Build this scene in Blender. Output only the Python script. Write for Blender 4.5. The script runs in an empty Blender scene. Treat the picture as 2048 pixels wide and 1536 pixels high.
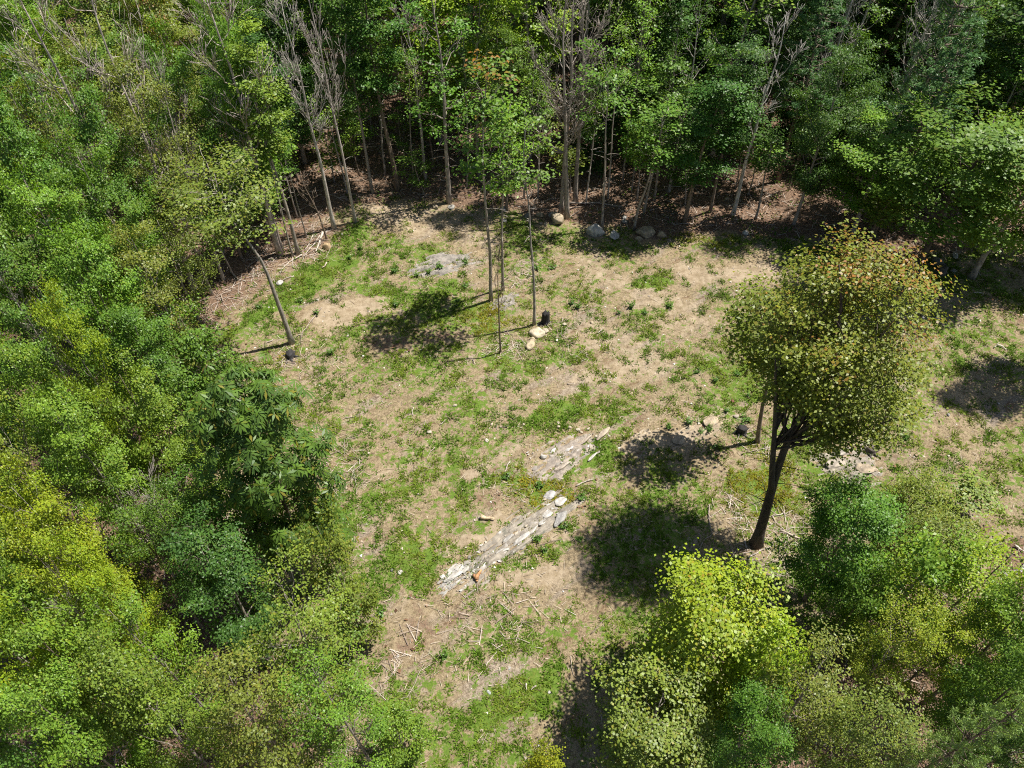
import bpy, math, random
import numpy as np
from mathutils import Vector
from math import radians, pi

# ------------------------------------------------------------------ camera, sky, sun, exposure
scene = bpy.context.scene
CAM_H, PITCH, FPX = 26.0, 48.0, 1473.0          # metres, degrees below the horizon, focal length in photo pixels (2048 wide)
cam_data = bpy.data.cameras.new('camera')
cam_data.sensor_width = 36.0
cam_data.lens = FPX / 2048.0 * 36.0
cam_data.clip_start = 0.5
cam_data.clip_end = 9000.0
cam = bpy.data.objects.new('camera', cam_data)
scene.collection.objects.link(cam)
cam.location = (0, 0, CAM_H)
cam.rotation_euler = (radians(90 - PITCH), 0, 0)
scene.camera = cam

SUN_EL, SUN_AZ = 64.5, 70.0                      # azimuth clockwise from +Y (sun stands to the right and behind the wood)
world = bpy.data.worlds.new('World')
scene.world = world
world.use_nodes = True
wn = world.node_tree.nodes
bg = wn['Background']
sky = wn.new('ShaderNodeTexSky')
sky.sky_type = 'NISHITA'
sky.sun_disc = False
sky.sun_elevation = radians(SUN_EL)
sky.sun_rotation = radians(SUN_AZ)
world.node_tree.links.new(sky.outputs[0], bg.inputs['Color'])
bg.inputs['Strength'].default_value = 0.062
sun_data = bpy.data.lights.new('sun', 'SUN')
sun_data.energy = 5.0
sun_data.angle = radians(0.53)
sun_data.color = (1.0, 0.955, 0.88)
sun = bpy.data.objects.new('sun', sun_data)
scene.collection.objects.link(sun)
sd = Vector((math.sin(radians(SUN_AZ)) * math.cos(radians(SUN_EL)), math.cos(radians(SUN_AZ)) * math.cos(radians(SUN_EL)), math.sin(radians(SUN_EL))))
sun.rotation_euler = sd.to_track_quat('Z', 'Y').to_euler()
sun.location = sd * 200
scene.view_settings.view_transform = 'Standard'
scene.view_settings.look = 'None'
scene.view_settings.gamma = 1.0
scene.view_settings.use_curve_mapping = False
scene.view_settings.exposure = 0.68
scene.render.engine = 'CYCLES'
scene.cycles.max_bounces = 6
scene.cycles.diffuse_bounces = 3
scene.cycles.glossy_bounces = 2
scene.cycles.transmission_bounces = 3
scene.cycles.filter_width = 1.1
scene.cycles.use_denoising = False

# ------------------------------------------------------------------ helpers
C = scene.collection
CP, SP = math.cos(radians(PITCH)), math.sin(radians(PITCH))

def at(px, py, z=0.0):
    """where the sight line of a photo pixel meets the height z"""
    x, v = px - 1024.0, 768.0 - py
    Y = FPX * CP + v * SP
    Z = -FPX * SP + v * CP
    s = (z - CAM_H) / Z
    return x * s, Y * s

def proj(x, y, z):
    dz = z - CAM_H
    depth = y * CP - dz * SP
    up = y * SP + dz * CP
    return 1024 + FPX * x / depth, 768 - FPX * up / depth, depth

_rs = np.random.RandomState(7)
_tab = _rs.rand(256, 256)

def vnoise(x, y):
    x = np.asarray(x, float); y = np.asarray(y, float)
    xi = np.floor(x).astype(int); yi = np.floor(y).astype(int)
    fx = x - xi; fy = y - yi
    fx = fx * fx * (3 - 2 * fx); fy = fy * fy * (3 - 2 * fy)
    a = _tab[xi & 255, yi & 255]; b = _tab[(xi + 1) & 255, yi & 255]
    c = _tab[xi & 255, (yi + 1) & 255]; d = _tab[(xi + 1) & 255, (yi + 1) & 255]
    return (a * (1 - fx) + b * fx) * (1 - fy) + (c * (1 - fx) + d * fx) * fy

def fbm(x, y, o=4):
    s, a, t = 0.0, 0.5, 0.0
    x = np.asarray(x, float); y = np.asarray(y, float)
    for i in range(o):
        s = s + a * vnoise(x * 2 ** i + 17.3 * i, y * 2 ** i + 5.1 * i); t += a; a *= .5
    return s / t

def sstep(a, b, x):
    t = np.clip((x - a) / (b - a), 0, 1)
    return t * t * (3 - 2 * t)

def gz(x, y):
    """ground height: a gently rolling clearing"""
    x = np.asarray(x, float); y = np.asarray(y, float)
    far = sstep(70, 160, np.hypot(x, y - 35))
    h = .35 * np.sin(x * .17 + 1.1) * np.sin(y * .13 + .4) + .5 * (fbm(x * .22 + 3, y * .22 + 9, 3) - .5) + .10 * (fbm(x * 1.3, y * 1.3, 2) - .5)
    return h * (1 - far)

def gzf(x, y):
    return float(gz(x, y))

def mesh_np(name, V, faces, mat, attrs=None, smooth=False):
    """faces: list of int arrays (n,3) or (n,4)"""
    me = bpy.data.meshes.new(name)
    V = np.ascontiguousarray(V, dtype=np.float32)
    me.vertices.add(len(V))
    me.vertices.foreach_set('co', V.ravel())
    nl = sum(f.size for f in faces); nf = sum(len(f) for f in faces)
    loops = np.concatenate([f.ravel() for f in faces]).astype(np.int32)
    starts, p = [], 0
    for f in faces:
        k = f.shape[1]
        starts.append(p + np.arange(len(f)) * k); p += f.size
    me.loops.add(nl)
    me.loops.foreach_set('vertex_index', loops)
    me.polygons.add(nf)
    me.polygons.foreach_set('loop_start', np.concatenate(starts).astype(np.int32))
    if smooth:
        me.polygons.foreach_set('use_smooth', np.ones(nf, dtype=bool))
    for k, a in (attrs or {}).items():
        a = np.asarray(a, np.float32)
        if a.ndim == 1:
            at_ = me.attributes.new(k, 'FLOAT', 'POINT'); at_.data.foreach_set('value', a)
        else:
            if a.shape[1] == 3:
                a = np.concatenate([a, np.ones((len(a), 1), np.float32)], 1)
            at_ = me.attributes.new(k, 'FLOAT_COLOR', 'POINT'); at_.data.foreach_set('color', np.ascontiguousarray(a).ravel())
    me.update(calc_edges=True)
    me.validate()
    if mat: me.materials.append(mat)
    return me

def obj(name, me, parent=None, loc=None, color=None):
    o = bpy.data.objects.new(name, me)
    C.objects.link(o)
    if parent: o.parent = parent
    if loc is not None: o.location = loc
    if color is not None: o.color = color
    return o

def tag(o, label=None, cat=None, group=None, kind=None):
    if label: o['label'] = label
    if cat: o['category'] = cat
    if group: o['group'] = group
    if kind: o['kind'] = kind
    return o

def nrm(v):
    return v / np.maximum(np.linalg.norm(v, axis=-1, keepdims=True), 1e-9)

def tubes(polys, sides=5):
    """polys: list of (points (k,3), radii (k,)) -> V, [quads, tris]"""
    Vs, Q, T, off = [], [], [], 0
    for P, R, *s in polys:
        n = s[0] if s else sides
        P = np.asarray(P, float); R = np.asarray(R, float); k = len(P)
        t = nrm(np.gradient(P, axis=0))
        ref = np.array([1., 0, 0]) if abs(t[0, 0]) < .8 else np.array([0, 1., 0])
        u = nrm(np.cross(t, ref)); w = np.cross(t, u)
        a = np.arange(n) * 2 * pi / n
        ring = u[:, None, :] * np.cos(a)[None, :, None] + w[:, None, :] * np.sin(a)[None, :, None]
        Vs.append((P[:, None, :] + ring * R[:, None, None]).reshape(-1, 3))
        i = np.arange(k - 1)[:, None] * n; j = np.arange(n)[None, :]; j2 = (j + 1) % n
        Q.append(np.stack([off + i + j, off + i + j2, off + i + n + j2, off + i + n + j], -1).reshape(-1, 4))
        e = off + (k - 1) * n
        T.append(np.stack([np.full(n - 2, e), e + np.arange(1, n - 1), e + np.arange(2, n)], -1))
        T.append(np.stack([np.full(n - 2, off), off + np.arange(2, n), off + np.arange(1, n - 1)], -1))
        off += k * n
    return np.concatenate(Vs), [np.concatenate(Q), np.concatenate(T)]

# ------------------------------------------------------------------ materials
def new_mat(name):
    m = bpy.data.materials.new(name); m.use_nodes = True
    nt = m.node_tree; nt.nodes.clear()
    return m, nt, nt.nodes.new('ShaderNodeOutputMaterial')

def N(nt, t, **kw):
    n = nt.nodes.new(t)
    for k, v in kw.items(): setattr(n, k, v)
    return n

def mixc(nt, fac, a, b, blend='MIX'):
    n = nt.nodes.new('ShaderNodeMix'); n.data_type = 'RGBA'; n.blend_type = blend
    for sock, v in ((n.inputs[0], fac), (n.inputs[6], a), (n.inputs[7], b)):
        if hasattr(v, 'is_output'): nt.links.new(v, sock)
        elif isinstance(v, tuple): sock.default_value = (*v, 1) if len(v) == 3 else v
        else: sock.default_value = v
    return n.outputs[2]

def math_(nt, op, a, b=None, c=None, clamp=False):
    n = nt.nodes.new('ShaderNodeMath'); n.operation = op; n.use_clamp = clamp
    for i, v in enumerate((a, b, c)):
        if v is None: continue
        if hasattr(v, 'is_output'): nt.links.new(v, n.inputs[i])
        else: n.inputs[i].default_value = v
    return n.outputs[0]

def smap(nt, v, lo, hi):
    n = nt.nodes.new('ShaderNodeMapRange'); n.interpolation_type = 'SMOOTHSTEP'
    nt.links.new(v, n.inputs[0]); n.inputs[1].default_value = lo; n.inputs[2].default_value = hi
    return n.outputs[0]

def noise(nt, vec, scale, detail=4, rough=.6, dist=0.0):
    n = nt.nodes.new('ShaderNodeTexNoise'); n.inputs['Scale'].default_value = scale
    n.inputs['Detail'].default_value = detail; n.inputs['Roughness'].default_value = rough
    n.inputs['Distortion'].default_value = dist
    if vec is not None: nt.links.new(vec, n.inputs['Vector'])
    return n.outputs['Fac']

def leaf_material():
    m, nt, out = new_mat('leaf')
    info = N(nt, 'ShaderNodeObjectInfo')
    tint = N(nt, 'ShaderNodeAttribute', attribute_name='tint')
    hgt = N(nt, 'ShaderNodeAttribute', attribute_name='autumn_at')
    col = mixc(nt, 1.0, info.outputs['Color'], tint.outputs['Color'], 'MULTIPLY')
    # autumn colour creeps in where the leaf's own threshold lies under the tree's amount (alpha of the object colour)
    f = smap(nt, math_(nt, 'SUBTRACT', info.outputs['Alpha'], hgt.outputs['Fac']), -.12, .12)
    aut = mixc(nt, 1.0, (.25, .125, .038), tint.outputs['Color'], 'MULTIPLY')
    col = mixc(nt, f, col, aut)
    d = N(nt, 'ShaderNodeBsdfDiffuse'); nt.links.new(col, d.inputs['Color'])
    t = N(nt, 'ShaderNodeBsdfTranslucent')
    nt.links.new(mixc(nt, 1.0, col, (1.45, 1.45, .4), 'MULTIPLY'), t.inputs['Color'])
    mx = N(nt, 'ShaderNodeMixShader'); mx.inputs[0].default_value = .27
    nt.links.new(d.outputs[0], mx.inputs[1]); nt.links.new(t.outputs[0], mx.inputs[2])
    g = N(nt, 'ShaderNodeBsdfGlossy'); g.inputs['Roughness'].default_value = .42
    m2 = N(nt, 'ShaderNodeMixShader'); m2.inputs[0].default_value = .022
    nt.links.new(mx.outputs[0], m2.inputs[1]); nt.links.new(g.outputs[0], m2.inputs[2])
    nt.links.new(m2.outputs[0], out.inputs['Surface'])
    return m

def vcol_material(name, rough=.85, transl=0.0):
    """base colour stored per piece (each blade, twig, pebble has its own)"""
    m, nt, out = new_mat(name)
    a = N(nt, 'ShaderNodeAttribute', attribute_name='col')
    d = N(nt, 'ShaderNodeBsdfDiffuse'); nt.links.new(a.outputs['Color'], d.inputs['Color'])
    if transl:
        t = N(nt, 'ShaderNodeBsdfTranslucent'); nt.links.new(a.outputs['Color'], t.inputs['Color'])
        mx = N(nt, 'ShaderNodeMixShader'); mx.inputs[0].default_value = transl
        nt.links.new(d.outputs[0], mx.inputs[1]); nt.links.new(t.outputs[0], mx.inputs[2])
        nt.links.new(mx.outputs[0], out.inputs['Surface'])
    else:
        nt.links.new(d.outputs[0], out.inputs['Surface'])
    return m

def bark_material():
    m, nt, out = new_mat('bark')
    info = N(nt, 'ShaderNodeObjectInfo'); tc = N(nt, 'ShaderNodeTexCoord')
    mp = N(nt, 'ShaderNodeMapping'); mp.inputs['Scale'].default_value = (1, 1, .22)
    nt.links.new(tc.outputs['Object'], mp.inputs['Vector'])
    n1 = noise(nt, mp.outputs[0], 9, 5, .7)
    n2 = noise(nt, tc.outputs['Object'], 2.2, 3)
    c = mixc(nt, smap(nt, n1, .3, .7), (.45, .42, .40), (1.25, 1.22, 1.2))
    c = mixc(nt, 1.0, info.outputs['Color'], c, 'MULTIPLY')
    c = mixc(nt, smap(nt, n2, .52, .72), c, mixc(nt, 1.0, c, (1.5, 1.55, 1.45), 'MULTIPLY'))
    p = N(nt, 'ShaderNodeBsdfPrincipled'); nt.links.new(c, p.inputs['Base Color'])
    p.inputs['Roughness'].default_value = .85
    b = N(nt, 'ShaderNodeBump'); b.inputs['Strength'].default_value = .6; b.inputs['Distance'].default_value = .03
    nt.links.new(n1, b.inputs['Height']); nt.links.new(b.outputs[0], p.inputs['Normal'])
    nt.links.new(p.outputs[0], out.inputs['Surface'])
    return m

def rock_material():
    m, nt, out = new_mat('rock')
    info = N(nt, 'ShaderNodeObjectInfo'); tc = N(nt, 'ShaderNodeTexCoord')
    n1 = noise(nt, tc.outputs['Object'], 3.0, 6, .65)
    n2 = noise(nt, tc.outputs['Object'], 11.0, 4, .7)
    n3 = noise(nt, tc.outputs['Object'], 1.6, 3, .5, .5)
    c = mixc(nt, smap(nt, n1, .32, .68), (.55, .54, .53), (1.2, 1.18, 1.12))
    c = mixc(nt, 1.0, info.outputs['Color'], c, 'MULTIPLY')
    c = mixc(nt, smap(nt, n3, .55, .72), c, (.13, .13, .10))          # lichen and weather stain
    c = mixc(nt, smap(nt, n2, .6, .75), c, (.50, .48, .43))           # pale mineral flecks
    p = N(nt, 'ShaderNodeBsdfPrincipled'); nt.links.new(c, p.inputs['Base Color'])
    p.inputs['Roughness'].default_value = .8
    b = N(nt, 'ShaderNodeBump'); b.inputs['Strength'].default_value = .7; b.inputs['Distance'].default_value = .04
    nt.links.new(n2, b.inputs['Height']); nt.links.new(b.outputs[0], p.inputs['Normal'])
    nt.links.new(p.outputs[0], out.inputs['Surface'])
    return m

def ground_material():
    m, nt, out = new_mat('clearing_ground')
    tc = N(nt, 'ShaderNodeTexCoord'); vec = tc.outputs['Object']
    cov = N(nt, 'ShaderNodeAttribute', attribute_name='cover')
    sep = N(nt, 'ShaderNodeSeparateColor'); nt.links.new(cov.outputs['Color'], sep.inputs[0])
    G, L, S = sep.outputs[0], sep.outputs[1], sep.outputs[2]
    fine = noise(nt, vec, 14, 5, .75)
    med = noise(nt, vec, 3.1, 5, .65)
    (ax0, ay0), (ax1, ay1) = at(800, 1010), at(1300, 690)            # the machine tracks run this way across the clearing
    mpt = N(nt, 'ShaderNodeMapping', vector_type='TEXTURE'); mpt.inputs['Rotation'].default_value = (0, 0, math.atan2(ay1 - ay0, ax1 - ax0)); mpt.inputs['Scale'].default_value = (2.6, .8, 1)
    nt.links.new(vec, mpt.inputs['Vector'])
    big = noise(nt, mpt.outputs[0], .8, 5, .65)
    # matted dead straw: fine isotropic mottling in three tones, broken by darker soil
    tiny = noise(nt, vec, 34, 3, .8)
    mot = noise(nt, vec, 7.5, 6, .8, .6)
    tone = noise(nt, mpt.outputs[0], 1.7, 6, .72, .4)
    st = math_(nt, 'ADD', math_(nt, 'MULTIPLY', tiny, .45), math_(nt, 'MULTIPLY', mot, .55))
    pink = mixc(nt, smap(nt, st, .40, .60), (.125, .092, .064), (.38, .315, .24))
    tan = mixc(nt, smap(nt, st, .40, .60), (.13, .094, .054), (.38, .30, .185))
    brown = mixc(nt, smap(nt, st, .42, .62), (.10, .062, .035), (.27, .18, .105))
    thatch = mixc(nt, smap(nt, big, .34, .50), pink, tan)
    thatch = mixc(nt, smap(nt, tone, .53, .68), thatch, brown)
    thatch = mixc(nt, smap(nt, fine, .60, .74), thatch, (.075, .052, .034))
    sand = mixc(nt, smap(nt, med, .35, .65), (.27, .205, .13), (.41, .33, .23))
    sand = mixc(nt, smap(nt, fine, .58, .72), sand, (.21, .14, .085))
    litter = mixc(nt, smap(nt, fine, .38, .62), (.085, .052, .035), (.25, .165, .11))
    litter = mixc(nt, smap(nt, st, .56, .66), litter, (.36, .27, .20))
    gr = mixc(nt, smap(nt, fine, .35, .65), (.075, .135, .018), (.14, .21, .032))
    gr = mixc(nt, smap(nt, med, .5, .7), gr, (.15, .17, .035))
    jit = math_(nt, 'MULTIPLY', math_(nt, 'SUBTRACT', math_(nt, 'ADD', math_(nt, 'MULTIPLY', med, .6), math_(nt, 'MULTIPLY', fine, .4)), .5), 1.5)
    def mask(v, lo=.40, hi=.60):
        return smap(nt, math_(nt, 'ADD', v, jit), lo, hi)
    c = mixc(nt, math_(nt, 'MULTIPLY', mask(S, .50, .80), .85), thatch, sand)
    c = mixc(nt, mask(L), c, litter)
    jit2 = math_(nt, 'MULTIPLY', math_(nt, 'SUBTRACT', noise(nt, vec, 3.4, 6, .8), .5), 3.0)
    c = mixc(nt, smap(nt, math_(nt, 'ADD', G, jit2), .56, .76), c, gr)
    p = N(nt, 'ShaderNodeBsdfPrincipled'); nt.links.new(c, p.inputs['Base Color'])
    p.inputs['Roughness'].default_value = .95; p.inputs['Specular IOR Level'].default_value = .15
    b = N(nt, 'ShaderNodeBump'); b.inputs['Strength'].default_value = .8; b.inputs['Distance'].default_value = .06
    nt.links.new(math_(nt, 'ADD', math_(nt, 'MULTIPLY', st, .6), fine), b.inputs['Height'])
    nt.links.new(b.outputs[0], p.inputs['Normal'])
    nt.links.new(p.outputs[0], out.inputs['Surface'])
    return m

LEAF, BARK, ROCK, GROUND = leaf_material(), bark_material(), rock_material(), ground_material()
BLADE = vcol_material('grass_blade', transl=.3)
TWIG = vcol_material('twig')

# ------------------------------------------------------------------ the clearing: outline and what covers it
CLEAR_PX = [(385, 700), (430, 640), (520, 565), (610, 505), (690, 430), (760, 402), (900, 398), (1060, 425), (1150, 435), (1300, 470), (1400, 470),
            (1560, 490), (1800, 540), (2048, 505), (2300, 600), (2330, 1000), (1800, 1150), (1600, 1300), (1350, 1700), (620, 1700), (600, 1400), (520, 1150), (430, 1000), (420, 850)]
CLEAR = np.array([at(*p) for p in CLEAR_PX])

def poly_sd(x, y, P=CLEAR):
    """signed distance to the clearing outline, negative inside"""
    x = np.asarray(x, float); y = np.asarray(y, float)
    d = np.full(x.shape, 1e9); ins = np.zeros(x.shape, bool)
    n = len(P)
    for i in range(n):
        a, b = P[i], P[(i + 1) % n]
        e = b - a
        t = np.clip(((x - a[0]) * e[0] + (y - a[1]) * e[1]) / (e @ e), 0, 1)
        d = np.minimum(d, np.hypot(x - a[0] - t * e[0], y - a[1] - t * e[1]))
        c = (a[1] > y) != (b[1] > y)
        with np.errstate(divide='ignore', invalid='ignore'):
            xi = a[0] + (y - a[1]) / (b[1] - a[1] if b[1] != a[1] else 1e-9) * e[0]
        ins ^= c & (x < xi)
    return np.where(ins, -d, d)

def strokes(x, y, L):
    """soft brush strokes given as photo pixel polylines on the ground: (points, half width m, strength)"""
    out = np.zeros(np.shape(x))
    wx = (fbm(x * .55 + 13, y * .55 + 71, 4) - .5) * 2.6; wy = (fbm(x * .55 + 91, y * .55 + 37, 4) - .5) * 2.6
    x, y = x + wx, y + wy
    for pts, w, s in L:
        Q = np.array([at(*p) for p in pts])
        lo = Q.min(0) - 2.2 * w; hi = Q.max(0) + 2.2 * w
        k = (x > lo[0]) & (x < hi[0]) & (y > lo[1]) & (y < hi[1])
        if not k.any(): continue
        xx, yy = x[k], y[k]; d = np.full(xx.shape, 1e9)
        if len(Q) == 1:
            d = np.hypot(xx - Q[0, 0], yy - Q[0, 1])
        for a, b in zip(Q[:-1], Q[1:]):
            e = b - a; t = np.clip(((xx - a[0]) * e[0] + (yy - a[1]) * e[1]) / max(e @ e, 1e-9), 0, 1)
            d = np.minimum(d, np.hypot(xx - a[0] - t * e[0], yy - a[1] - t * e[1]))
        v = s * (1 - sstep(w * .1, w * 2.1, d))
        out[k] = np.maximum(out[k], v)
    return out

GRASS = [
    ([(470, 665), (560, 610), (640, 540), (720, 470)], .9, 1.0), ([(560, 620), (640, 575), (690, 520)], .8, 1.0),
    ([(420, 680), (520, 650)], .8, .8), ([(720, 480), (800, 500), (740, 540)], 1.0, .55), ([(700, 560), (760, 560)], .6, .7),
    ([(720, 570), (800, 605), (900, 625), (980, 645)], 1.1, .85), ([(840, 590), (900, 580)], .8, .9), ([(690, 690), (760, 660), (840, 700)], 1.0, .75),
    ([(700, 745), (800, 740), (900, 750), (960, 720)], .9, .6), ([(990, 725), (1080, 722), (1170, 680)], .7, .8),
    ([(960, 640), (1010, 625)], .8, .85), ([(1080, 595), (1140, 570), (1190, 600)], .7, .65), ([(1100, 620), (1150, 610)], .7, .6),
    ([(640, 870), (700, 855), (760, 860), (840, 820), (930, 790)], .9, .6), ([(1050, 852), (1110, 830), (1165, 812)], .75, 1.0),
    ([(820, 905), (920, 880), (1000, 890), (1040, 870)], .9, .66), ([(760, 1000), (830, 960), (900, 920), (980, 905)], .85, .66),
    ([(800, 1110), (850, 1085), (875, 1130), (835, 1190)], .8, 1.0), ([(690, 1060), (760, 1020), (810, 990)], .7, .8), ([(640, 1100), (700, 1050)], .6, .9),
    ([(1200, 905), (1225, 890), (1205, 935)], .55, 1.0), ([(1390, 730), (1470, 730), (1505, 780), (1440, 770)], 1.0, .85),
    ([(1400, 790), (1480, 830)], .8, .75), ([(1240, 760), (1250, 805), (1215, 790)], .6, .6), ([(1280, 550), (1335, 556)], .55, .95),
    ([(1265, 620), (1320, 612)], .6, .75), ([(1200, 580), (1250, 560)], .4, .5), ([(960, 1435), (1040, 1400), (1135, 1395), (1080, 1440)], .75, 1.0),
    ([(880, 1290), (900, 1335), (1000, 1280), (1090, 1320), (1135, 1290)], .6, .7), ([(1000, 1250), (1080, 1260), (1040, 1330)], .6, .6),
    ([(1120, 1330), (1170, 1300)], .4, .6), ([(1480, 965), (1545, 945), (1530, 1000)], .95, 1.0), ([(1570, 960), (1600, 1010)], .6, .7),
    ([(1290, 1050), (1250, 1100), (1350, 1150), (1300, 1000)], 1.4, .75), ([(1310, 950), (1380, 950), (1400, 1010)], 1.0, .7),
    ([(1055, 955), (1110, 975), (1085, 1010)], .6, 1.0), ([(1150, 985), (1120, 960)], .4, .9),
    ([(1930, 600), (1965, 700), (2040, 720)], 1.2, .62), ([(1880, 905), (1950, 960), (1900, 1005)], 1.2, .6), ([(1990, 560), (2048, 640)], 1.2, .7),
    ([(1340, 440), (1400, 470), (1500, 480)], 1.2, .75), ([(1100, 440), (1160, 450), (1120, 470)], .8, .7), ([(1160, 480), (1220, 475)], .6, .6),
    ([(900, 560), (960, 540), (1000, 520)], .7, .5), ([(980, 440), (1060, 455)], .7, .55), ([(700, 800), (640, 780), (590, 760)], .8, .5),
    ([(900, 1480), (1000, 1480)], .8, .5), ([(1090, 1110), (1140, 1080)], .35, .8), ([(1000, 1150), (1040, 1140)], .35, .8), ([(920, 1075), (960, 1060)], .4, .7),
    ([(580, 700), (640, 720)], .6, .45), ([(1280, 690), (1330, 640), (1400, 660)], .7, .42), ([(1120, 1000), (1165, 1040)], .3, .7)]
SAND = [
    ([(645, 632), (745, 620)], .85, 1.0), ([(650, 655), (700, 650)], .5, .8), ([(1180, 755), (1290, 700), (1200, 650)], 1.2, .72), ([(1200, 750), (1240, 735)], .5, 1.0),
    ([(1320, 900), (1390, 865), (1465, 825)], .5, 1.0), ([(1250, 885), (1300, 870)], .35, 1.0), ([(1390, 545), (1450, 548), (1545, 545)], .9, .95),
    ([(740, 432), (860, 440), (960, 470)], 1.2, .75), ([(1170, 520), (1300, 580), (1380, 640)], 1.5, .68), ([(785, 1250), (790, 1330), (850, 1245)], .7, .62),
    ([(920, 1180), (1000, 1170), (1130, 1150)], .7, .8), ([(930, 1120), (970, 1075), (1010, 1035)], .4, 1.0), ([(780, 945), (860, 885)], .5, .7),
    ([(960, 945), (1000, 925)], .35, .9), ([(1075, 925), (1150, 890), (1200, 870)], .5, .65), ([(1120, 1070), (1150, 1050)], .4, .8), ([(1740, 935), (1690, 930)], .5, .9),
    ([(1920, 830), (1990, 790)], 1.1, .5), ([(1180, 420), (1230, 390), (1290, 370)], 1.0, .6), ([(615, 770), (650, 760)], .4, .6), ([(1090, 785), (1160, 770)], .7, .5),
    ([(900, 1230), (960, 1210)], .6, .45), ([(1300, 70), (1310, 90)], 1.2, .9), ([(600, 1180), (640, 1130)], .6, .5)]
LITTER = [
    ([(400, 640), (470, 590), (560, 530), (650, 480)], 1.4, .62), ([(760, 395), (900, 385), (1050, 400)], 1.2, .8), ([(1180, 400), (1320, 430)], 1.6, .9),
    ([(770, 690), (840, 660), (900, 660)], .7, .55), ([(500, 720), (560, 740)], .8, .4), ([(1390, 850), (1450, 900)], .6, .35), ([(780, 1290), (830, 1260)], .6, .5),
    ([(960, 1010), (1020, 1000)], .5, .5), ([(1730, 920), (1800, 900)], 1.0, .4), ([(2010, 640), (2048, 660)], .8, .5), ([(1160, 985), (1200, 1010)], .6, .4)]

# ------------------------------------------------------------------ ground
def covers(x, y):
    sd_ = poly_sd(x, y)
    wob = (fbm(x * .5 + 40, y * .5 + 11, 3) - .5) * 2.4
    out = sstep(-.6, 1.0, sd_ + wob)
    g = strokes(x, y, GRASS); s = strokes(x, y, SAND); l = strokes(x, y, LITTER)
    base = .56 + 1.0 * (fbm(x * .45 + 70, y * .45 + 31, 4) - .5)
    g = np.maximum(g, np.clip(base, 0, 1) * (1 - .7 * s)) * (1 - .9 * out) * (1 - .6 * l)
    l = np.maximum(l, out * .95)
    return np.clip(g, 0, 1), np.clip(l, 0, 1), np.clip(s, 0, 1) * (1 - out)

def axis_coords(lo, hi, step, far):
    core = np.arange(lo, hi + 1e-6, step)
    k = np.array([1, 2.5, 6, 14, 30, 70, 160, 400, 1000, 2500, far])
    return np.concatenate([(lo - k)[::-1], core, hi + k])

gx, gy = axis_coords(-40, 40, .17, 6000), axis_coords(-4, 72, .2, 6000)
GX, GY = np.meshgrid(gx, gy, indexing='ij')
x, y = GX.ravel(), GY.ravel()
cg, cl, cs = covers(x, y)
core = (np.abs(x) < 41) & (y > -5) & (y < 73)
z = gz(x, y) + np.where(core, .10 * (fbm(x * 2.6, y * 2.6, 3) - .5) + .03 * (vnoise(x * 9, y * 9) - .5), 0)
nx_, ny_ = len(gx), len(gy)
ii = (np.arange(nx_ - 1)[:, None] * ny_ + np.arange(ny_ - 1)[None, :]).ravel()
F = np.stack([ii, ii + ny_, ii + ny_ + 1, ii + 1], -1)
ground = obj('ground', mesh_np('ground', np.stack([x, y, z], -1), [F], GROUND, {'cover': np.stack([cg, cl, cs], -1)}, smooth=True))
tag(ground, 'dry clearing floor of straw, soil and patchy grass ringed by brown leaf litter', kind='structure')

# ------------------------------------------------------------------ tree builder
def leaf_quads(rng, cen, nor, L, W, droop=0.0, direc=None, jitter=.3):
    """one folded diamond leaf per centre; returns V (4n,3), F (n,4)"""
    n = len(cen)
    d = rng.normal(size=(n, 3)) if direc is None else direc + rng.normal(size=(n, 3)) * .25
    nor = nrm(nor)
    d = nrm(d - (d * nor).sum(1, keepdims=True) * nor)
    d[:, 2] -= droop; d = nrm(d)
    s = nrm(np.cross(nor, d))
    l = L * (1 + jitter * rng.uniform(-1, 1, n))[:, None]; w = W * (1 + jitter * rng.uniform(-1, 1, n))[:, None]
    fold = nor * w * .22
    a = cen - d * l * .5; b = cen + s * w * .5 + fold + d * l * .04; c = cen + d * l * .5; e = cen - s * w * .5 + fold + d * l * .04
    V = np.stack([a, b, c, e], 1).reshape(-1, 3)
    i = np.arange(n)[:, None] * 4
    return V, i + np.array([[0, 1, 2, 3]])

def bez(a, b, c, k):
    t = np.linspace(0, 1, k)[:, None]
    return a * (1 - t) ** 2 + 2 * b * t * (1 - t) + c * t * t

SHAPES = {
    'round': lambda t: np.sin(pi * np.clip(t * .86 + .10, 0, 1)) ** .62,
    'oval': lambda t: np.sin(pi * np.clip(t * .80 + .13, 0, 1)) ** .8,
    'cone': lambda t: (1 - t) ** .75 * .96 + .10,
    'top': lambda t: np.sin(pi * np.clip(t * .55 + .33, 0, 1)) * np.clip(.35 + t * 1.1, 0, 1),
    'flat': lambda t: .55 + .45 * np.sin(pi * np.clip(t * .8 + .15, 0, 1)),
}

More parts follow.
